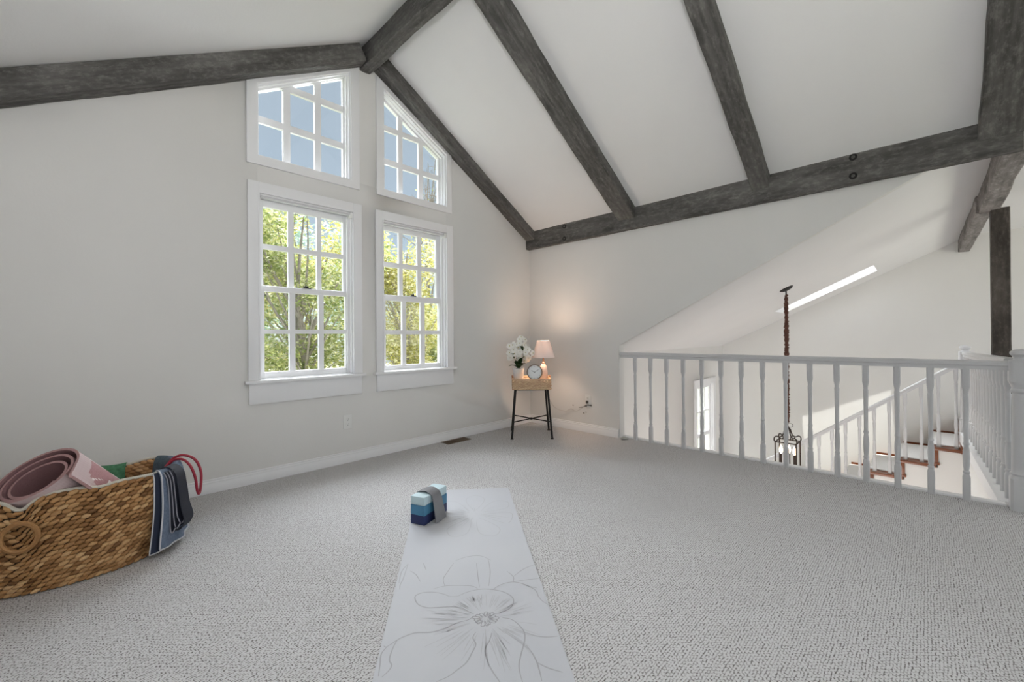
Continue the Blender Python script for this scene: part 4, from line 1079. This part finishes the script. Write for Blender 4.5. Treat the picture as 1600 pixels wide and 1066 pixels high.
def drape(phs, path, t, off=0, jit=0, seed=0, flare=0):
    # path: list of (offset out of the basket, height above rim (negative = down)) ; phs = rim angles
    P = []
    for k, ph in enumerate(phs):
        row = []
        for (o_, dz) in path:
            ph2 = ph + flare * max(0, -dz) * (k / (len(phs) - 1) - .35) if o_ > 0 else ph
            hgt = rim_h(ph2)
            tt = max(0, min(1, 1 + dz / hgt)) if o_ != 0 else 1
            p = bpt(ph2, tt, o_)
            p.z = hgt + dz + .004
            w = jit * math.sin(k * .9 + seed) * min(1, max(0, -dz) * 5) if o_ > 0 else 0
            p2 = bpt(ph2, tt, o_ + w); p2.z = p.z
            row.append(p2)
        P.append(row)
    return P
def lerp_path(path, k=6): return [(p.x, p.y) for p in spline([(a_, b_, 0) for a_, b_ in path], k)]
# blue towel over the right end
phs = [math.radians(-44 + 62 * i / 24) for i in range(25)]
tp = lerp_path([(-.05, -.17), (-.042, -.08), (-.03, -.015), (-.012, .014), (.008, .012), (.024, -.02), (.032, -.1), (.046, -.2), (.062, -.29), (.078, -.345)], 5)
tw = thing('hand_towel', bpt(0, 1, .02), 'slate blue towel with pale piping hanging over the basket end', 'towel')
P = drape(phs, tp, .004, jit=.007, flare=.35)
MB().sheet(P, .004, 0).build('cloth', 'towel_blue', tw, angle=60)
ed = [r[-1] for r in P]; nn_ = len(tp)
edge = [P[0][j] for j in range(nn_ // 3, nn_)] + [r[-1] for r in P[1:]] + [P[-1][j] for j in range(nn_ - 2, nn_ // 2, -1)]
MB().tube([p + Vector((.004, -.003, 0)) for p in edge], .0032, 6).build('piping', 'piping', tw)
# second layer of the folded towel peeping out underneath
phs2 = [math.radians(-48.5 + 60 * i / 20) for i in range(21)]
tp2 = lerp_path([(.006, .008), (.016, -.02), (.02, -.1), (.03, -.2), (.046, -.3), (.058, -.362)], 5)
P2 = drape(phs2, tp2, .003, jit=.005, flare=.32)
MB().sheet(P2, .003, 0).build('under_fold', 'towel_dark', tw, angle=60)
MB().tube([P2[0][j] for j in range(len(tp2))] + [r[-1] for r in P2[1:]], .0028, 6).build('piping', 'piping', tw)
phs3 = [math.radians(2 + 33 * i / 10) for i in range(11)]
P3 = drape(phs3, lerp_path([(-.07, -.2), (-.05, -.1), (-.036, -.02), (-.014, .012), (.012, .008), (.026, -.03), (.034, -.12)], 5), .004)
MB().sheet(P3, .004, 0).build('back_fold', 'towel_teal', tw, angle=60)
# navy strap hung in loops over the towel
sp = thing('exercise_strap', bpt(math.radians(-8), 1, .05), 'folded navy exercise strap with white edges hanging over the blue towel', 'strap')
def strap_band(ph_a, ph_b, path, w, nm, edge=True):
    # band whose width runs along the rim; ph goes a->b along the path
    pth = lerp_path(path, 6); P = []; n_ = len(pth)
    for k, (o_, dz) in enumerate(pth):
        ph = ph_a + (ph_b - ph_a) * k / (n_ - 1); row = []
        for s_ in (-1, 1):
            hgt = rim_h(ph); p = bpt(ph + s_ * w / .46, max(0, min(1, 1 + dz / hgt)), o_); p.z = hgt + dz; row.append(p)
        P.append(row)
    b_ = MB().sheet(P, .0035, 0).build(nm, 'navy_strap', sp, angle=60)
    if edge:
        MB().tube([r[0] for r in P], .0026, 6).build('strap_edge', 'strap_edge', b_)
R_ = math.radians
strap_band(R_(-29), R_(-25), [(-.06, -.06), (-.03, .008), (-.005, .022), (.02, .018), (.045, -.015), (.055, -.08), (.068, -.16), (.09, -.215), (.098, -.245), (.088, -.278), (.07, -.285)], .05, 'strap_band', False)
for k in range(3):
    strap_band(R_(-38 + 2.0 * k), R_(-34 + 3.2 * k), [(.018 + .006 * k, .008 + .002 * k), (.036 + .004 * k, -.03), (.042 + .004 * k, -.12), (.052 + .005 * k, -.20), (.064 + .006 * k, -.262 + .012 * k), (.076 + .006 * k, -.285 + .016 * k), (.084 + .006 * k, -.262 + .016 * k)], .02, 'strap_loop', True)
# red resistance tube
pts = spline([bpt(R_(8), 1, -.045) + Vector((0, 0, -.03)), bpt(R_(4), 1, -.01) + Vector((0, 0, .018)), bpt(R_(0), 1, .03) + Vector((0, 0, .030)), bpt(R_(-3), 1, .075) + Vector((0, 0, .004)), bpt(R_(-5), 1, .1) + Vector((0, 0, -.06)), bpt(R_(-7), 1, .1) + Vector((0, 0, -.135)),
              bpt(R_(-10), 1, .094) + Vector((0, 0, -.168)), bpt(R_(-12.5), 1, .088) + Vector((0, 0, -.14)), bpt(R_(-14), 1, .082) + Vector((0, 0, -.07)), bpt(R_(-13), 1, .06) + Vector((0, 0, -.01)), bpt(R_(-9), 1, .025) + Vector((0, 0, .022)), bpt(R_(-3), 1, -.015) + Vector((0, 0, .016)), bpt(R_(2), 1, -.05) + Vector((0, 0, -.03))], 6)
tag(MB().tube(pts, .0065, 10).build('resistance_band', 'red_rubber'), 'red rubber exercise tube looped over the basket end', 'resistance band')
# green cloth at the back rim
phg = [R_(62 + 60 * i / 14) for i in range(15)]
P = drape(phg, lerp_path([(-.06, -.30), (-.045, -.15), (-.034, -.04), (-.02, .012), (-.006, .018), (.006, .012)], 5), .004)
tag(MB().sheet(P, .005, 0).build('green_cloth', 'green_cloth', angle=60), 'green cloth lining the back of the basket behind the pink roll', 'cloth')

# ------------------------------------------------------------------ outside: lawn and trees
struct(MB().box((-30, -30, -3.1), (30, 60, -3.0)).build('ground', 'lawn'), 'lawn far below outside the windows', 'ground')
def tree(loc, H, clumps, lm, label, nleaf, ls, seed, bare=False):
    r_ = random.Random(seed); x, y = loc
    root = thing('garden_tree', (x, y, -3.0), label, 'tree', 'trees outside the windows', 'thing')
    mb = MB(); top = Vector((x, y, H)); base = Vector((x, y, -3.02))
    mb.tube(spline([base, base.lerp(top, .4) + Vector((.12, .05, 0)), base.lerp(top, .75) + Vector((-.1, 0, 0)), top], 5), [.085 * (1 - .88 * i / 15) for i in range(16)], 8)
    tips = []
    for (cx_, cy_, cz_, rx_, ry_, rz_) in clumps:
        c_ = Vector((x + cx_, y + cy_, cz_)); b_ = base.lerp(top, min(.9, max(.25, (cz_ + 3) / (H + 3) * .7)))
        m_ = b_.lerp(c_, .5) + Vector((r_.uniform(-.2, .2), r_.uniform(-.2, .2), .15))
        mb.tube(spline([b_, m_, c_], 5), [.026 - .02 * i / 10 for i in range(11)], 6); tips.append(c_)
        if bare:
            for k in range(16):
                e = c_ + Vector((r_.gauss(0, rx_ * .6), r_.gauss(0, ry_ * .6), abs(r_.gauss(0, rz_ * .8)))); st_ = m_.lerp(c_, r_.uniform(.2, 1))
                md = st_.lerp(e, .5) + Vector((r_.uniform(-.12, .12), r_.uniform(-.12, .12), r_.uniform(-.05, .15)))
                mb.tube(spline([st_, md, e], 4), [.016 - .011 * i / 8 for i in range(9)], 5)
                for q_ in range(3):
                    s2 = md.lerp(e, r_.uniform(0, .9)); e2_ = s2 + Vector((r_.gauss(0, .22), r_.gauss(0, .22), r_.uniform(-.05, .35)))
                    mb.tube([s2, s2.lerp(e2_, .5) + Vector((.02, .02, .02)), e2_], [.007, .005, .003], 4)
    mb.build('trunk', 'bark', root)
    cr = MB(); tot = sum(c[3] * c[4] * c[5] for c in clumps)
    for (cx_, cy_, cz_, rx_, ry_, rz_) in clumps:
        for k in range(int(nleaf * rx_ * ry_ * rz_ / tot)):
            d = Vector((r_.gauss(0, 1), r_.gauss(0, 1), r_.gauss(0, 1))).normalized() * (r_.random() ** .4)
            c_ = Vector((x + cx_ + d.x * rx_, y + cy_ + d.y * ry_, cz_ + d.z * rz_))
            a_ = Vector((r_.gauss(0, 1), r_.gauss(0, 1), r_.gauss(0, .6))).normalized(); b_ = a_.orthogonal().normalized()
            b_ = (Matrix.Rotation(r_.uniform(0, 6.28), 3, a_) @ b_); L_ = ls * r_.uniform(.7, 1.3); w_ = L_ * .34; nn = a_.cross(b_) * L_ * .08
            cr.add([c_ - a_ * L_, c_ - b_ * w_ + nn, c_ + a_ * L_, c_ + b_ * w_ + nn], [(0, 1, 2), (0, 2, 3)])
    if cr.v: cr.build('crown', lm, root, recalc=False)
    return root
rt_ = random.Random(3)
def clumps(n, cx_, cz_, rx_, rz_, r, seed):
    q_ = random.Random(seed)
    return [(cx_ + q_.uniform(-rx_, rx_), q_.uniform(-.7, .7), cz_ + q_.uniform(-rz_, rz_), r * q_.uniform(.7, 1.2), r * q_.uniform(.6, 1), r * q_.uniform(.6, 1)) for k in range(n)]
tree((-1.15, 4.3), 3.2, clumps(30, -.05, 1.75, .95, 1.4, .5, 1) + [(-.1, 0, 3.45, .25, .3, .45), (.1, .2, 3.55, .28, .3, .3), (-.45, 0, 3.0, .35, .4, .3)], 'leaves_green', 'yellow-green tree filling the left sash window', 15000, .044, 1)
tree((-.3, 6.9), 2.9, clumps(20, -.2, 2.0, 1.1, 1.7, .65, 2), 'leaves_yellow', 'golden tree seen through the right part of the left sash window', 9000, .055, 2)
tree((1.35, 5.0), 3.0, clumps(34, 0, 1.75, 1.0, 1.5, .52, 5), 'leaves_yellow', 'golden leafy tree filling the right sash window', 17000, .045, 4)
tree((.7, 10.5), 5.0, clumps(22, 0, 2.9, 2.0, 1.8, 1.1, 8), 'leaves_blue', 'bluish-green tree behind the golden trees in the left sash window', 9000, .075, 6)
tree((4.4, 8.6), 6.6, [(-.5, 0, 4.4, .9, .8, 1.1), (.4, .2, 5.2, .8, .8, 1.2), (-.1, -.3, 5.6, .7, .7, 1.1), (.9, 0, 4.3, .8, .6, 1)], 'leaves_green', 'bare twiggy tree against the sky in the right raked window', 150, .05, 9, True)
tree((3.6, 7.2), 2.6, clumps(14, 0, 1.2, 1.0, 1.6, .8, 12), 'leaves_green', 'green tree at the right edge of the right sash window', 12000, .055, 13)

# ------------------------------------------------------------------ light
W = bpy.data.worlds.new('world'); S.world = W; W.use_nodes = True; nt = W.node_tree
bg = nt.nodes['Background']; sky = nt.nodes.new('ShaderNodeTexSky'); sky.sky_type = 'NISHITA'
sky.sun_disc = False; sky.sun_elevation = math.radians(66); sky.sun_rotation = math.radians(-80); sky.air_density = 1.0; sky.dust_density = 1.6; sky.ozone_density = 1.2; sky.altitude = 1600
mx = nt.nodes.new('ShaderNodeMix'); mx.data_type = 'RGBA'; mx.inputs[0].default_value = .55
nt.links.new(sky.outputs[0], mx.inputs[6]); mx.inputs[7].default_value = (4.6, 5.1, 5.2, 1)
nt.links.new(mx.outputs[2], bg.inputs[0]); bg.inputs[1].default_value = .155
sd = bpy.data.lights.new('sun', 'SUN'); sd.energy = 5.0; sd.angle = math.radians(.6); sd.color = (1, .96, .9)
so = bpy.data.objects.new('sun', sd); COL.objects.link(so)
so.rotation_euler = Vector((.33, -.06, -1)).to_track_quat('-Z', 'Y').to_euler()
gd = bpy.data.lights.new('sky_fill_sun', 'SUN'); gd.energy = 28; gd.angle = math.radians(85); gd.color = (.93, .95, 1)  # second, very wide sun added to strengthen daylight through the windows
go = bpy.data.objects.new('sky_fill_sun', gd); COL.objects.link(go)
go.rotation_euler = Vector((-.52, -1, -.78)).to_track_quat('-Z', 'Y').to_euler()
def area(name, loc, to, sx, sy, e, col=(1, 1, 1)):
    l = bpy.data.lights.new(name, 'AREA'); l.shape = 'RECTANGLE'; l.size = sx; l.size_y = sy; l.energy = e; l.color = col
    o_ = bpy.data.objects.new(name, l); COL.objects.link(o_); o_.location = loc
    o_.rotation_euler = (Vector(to) - Vector(loc)).to_track_quat('-Z', 'Y').to_euler(); return o_
area('fill_behind_viewer', (-2.15, YB - .02, 1.45), (-2.15, 0, 1.5), 3.3, 1.4, 4, (1, .985, .96))  # unseen fill light added in the opening behind the viewer
area('fill_landing', (1.85, YB - .02, 1.3), (1.9, 0, .6), 2.4, 1.5, 32, (1, .985, .96))  # added fill, out of view, brightening the stairwell from past the landing
area('fill_lower_hall', (.25, -2.6, -1.6), (3.6, -2.4, -.6), 1.6, 1.6, 44, (1, .97, .94))  # added area light lifting the stairwell walls, no fixture there
area('fill_left_ceiling', (-4.0, -3.75, 1.65), (-3.9, -3.1, 3.0), .4, .4, 48, (.97, .975, 1))  # unseen upward area light, added to brighten the left ceiling
S.view_settings.view_transform = 'Standard'; S.view_settings.look = 'None'; S.view_settings.gamma = 1; S.view_settings.exposure = 0
S.view_settings.use_curve_mapping = False
try:
    S.cycles.use_denoising = True; S.cycles.max_bounces = 10; S.cycles.diffuse_bounces = 6; S.cycles.transparent_max_bounces = 16; S.cycles.caustics_reflective = False
    S.cycles.sample_clamp_indirect = 6
except Exception: pass
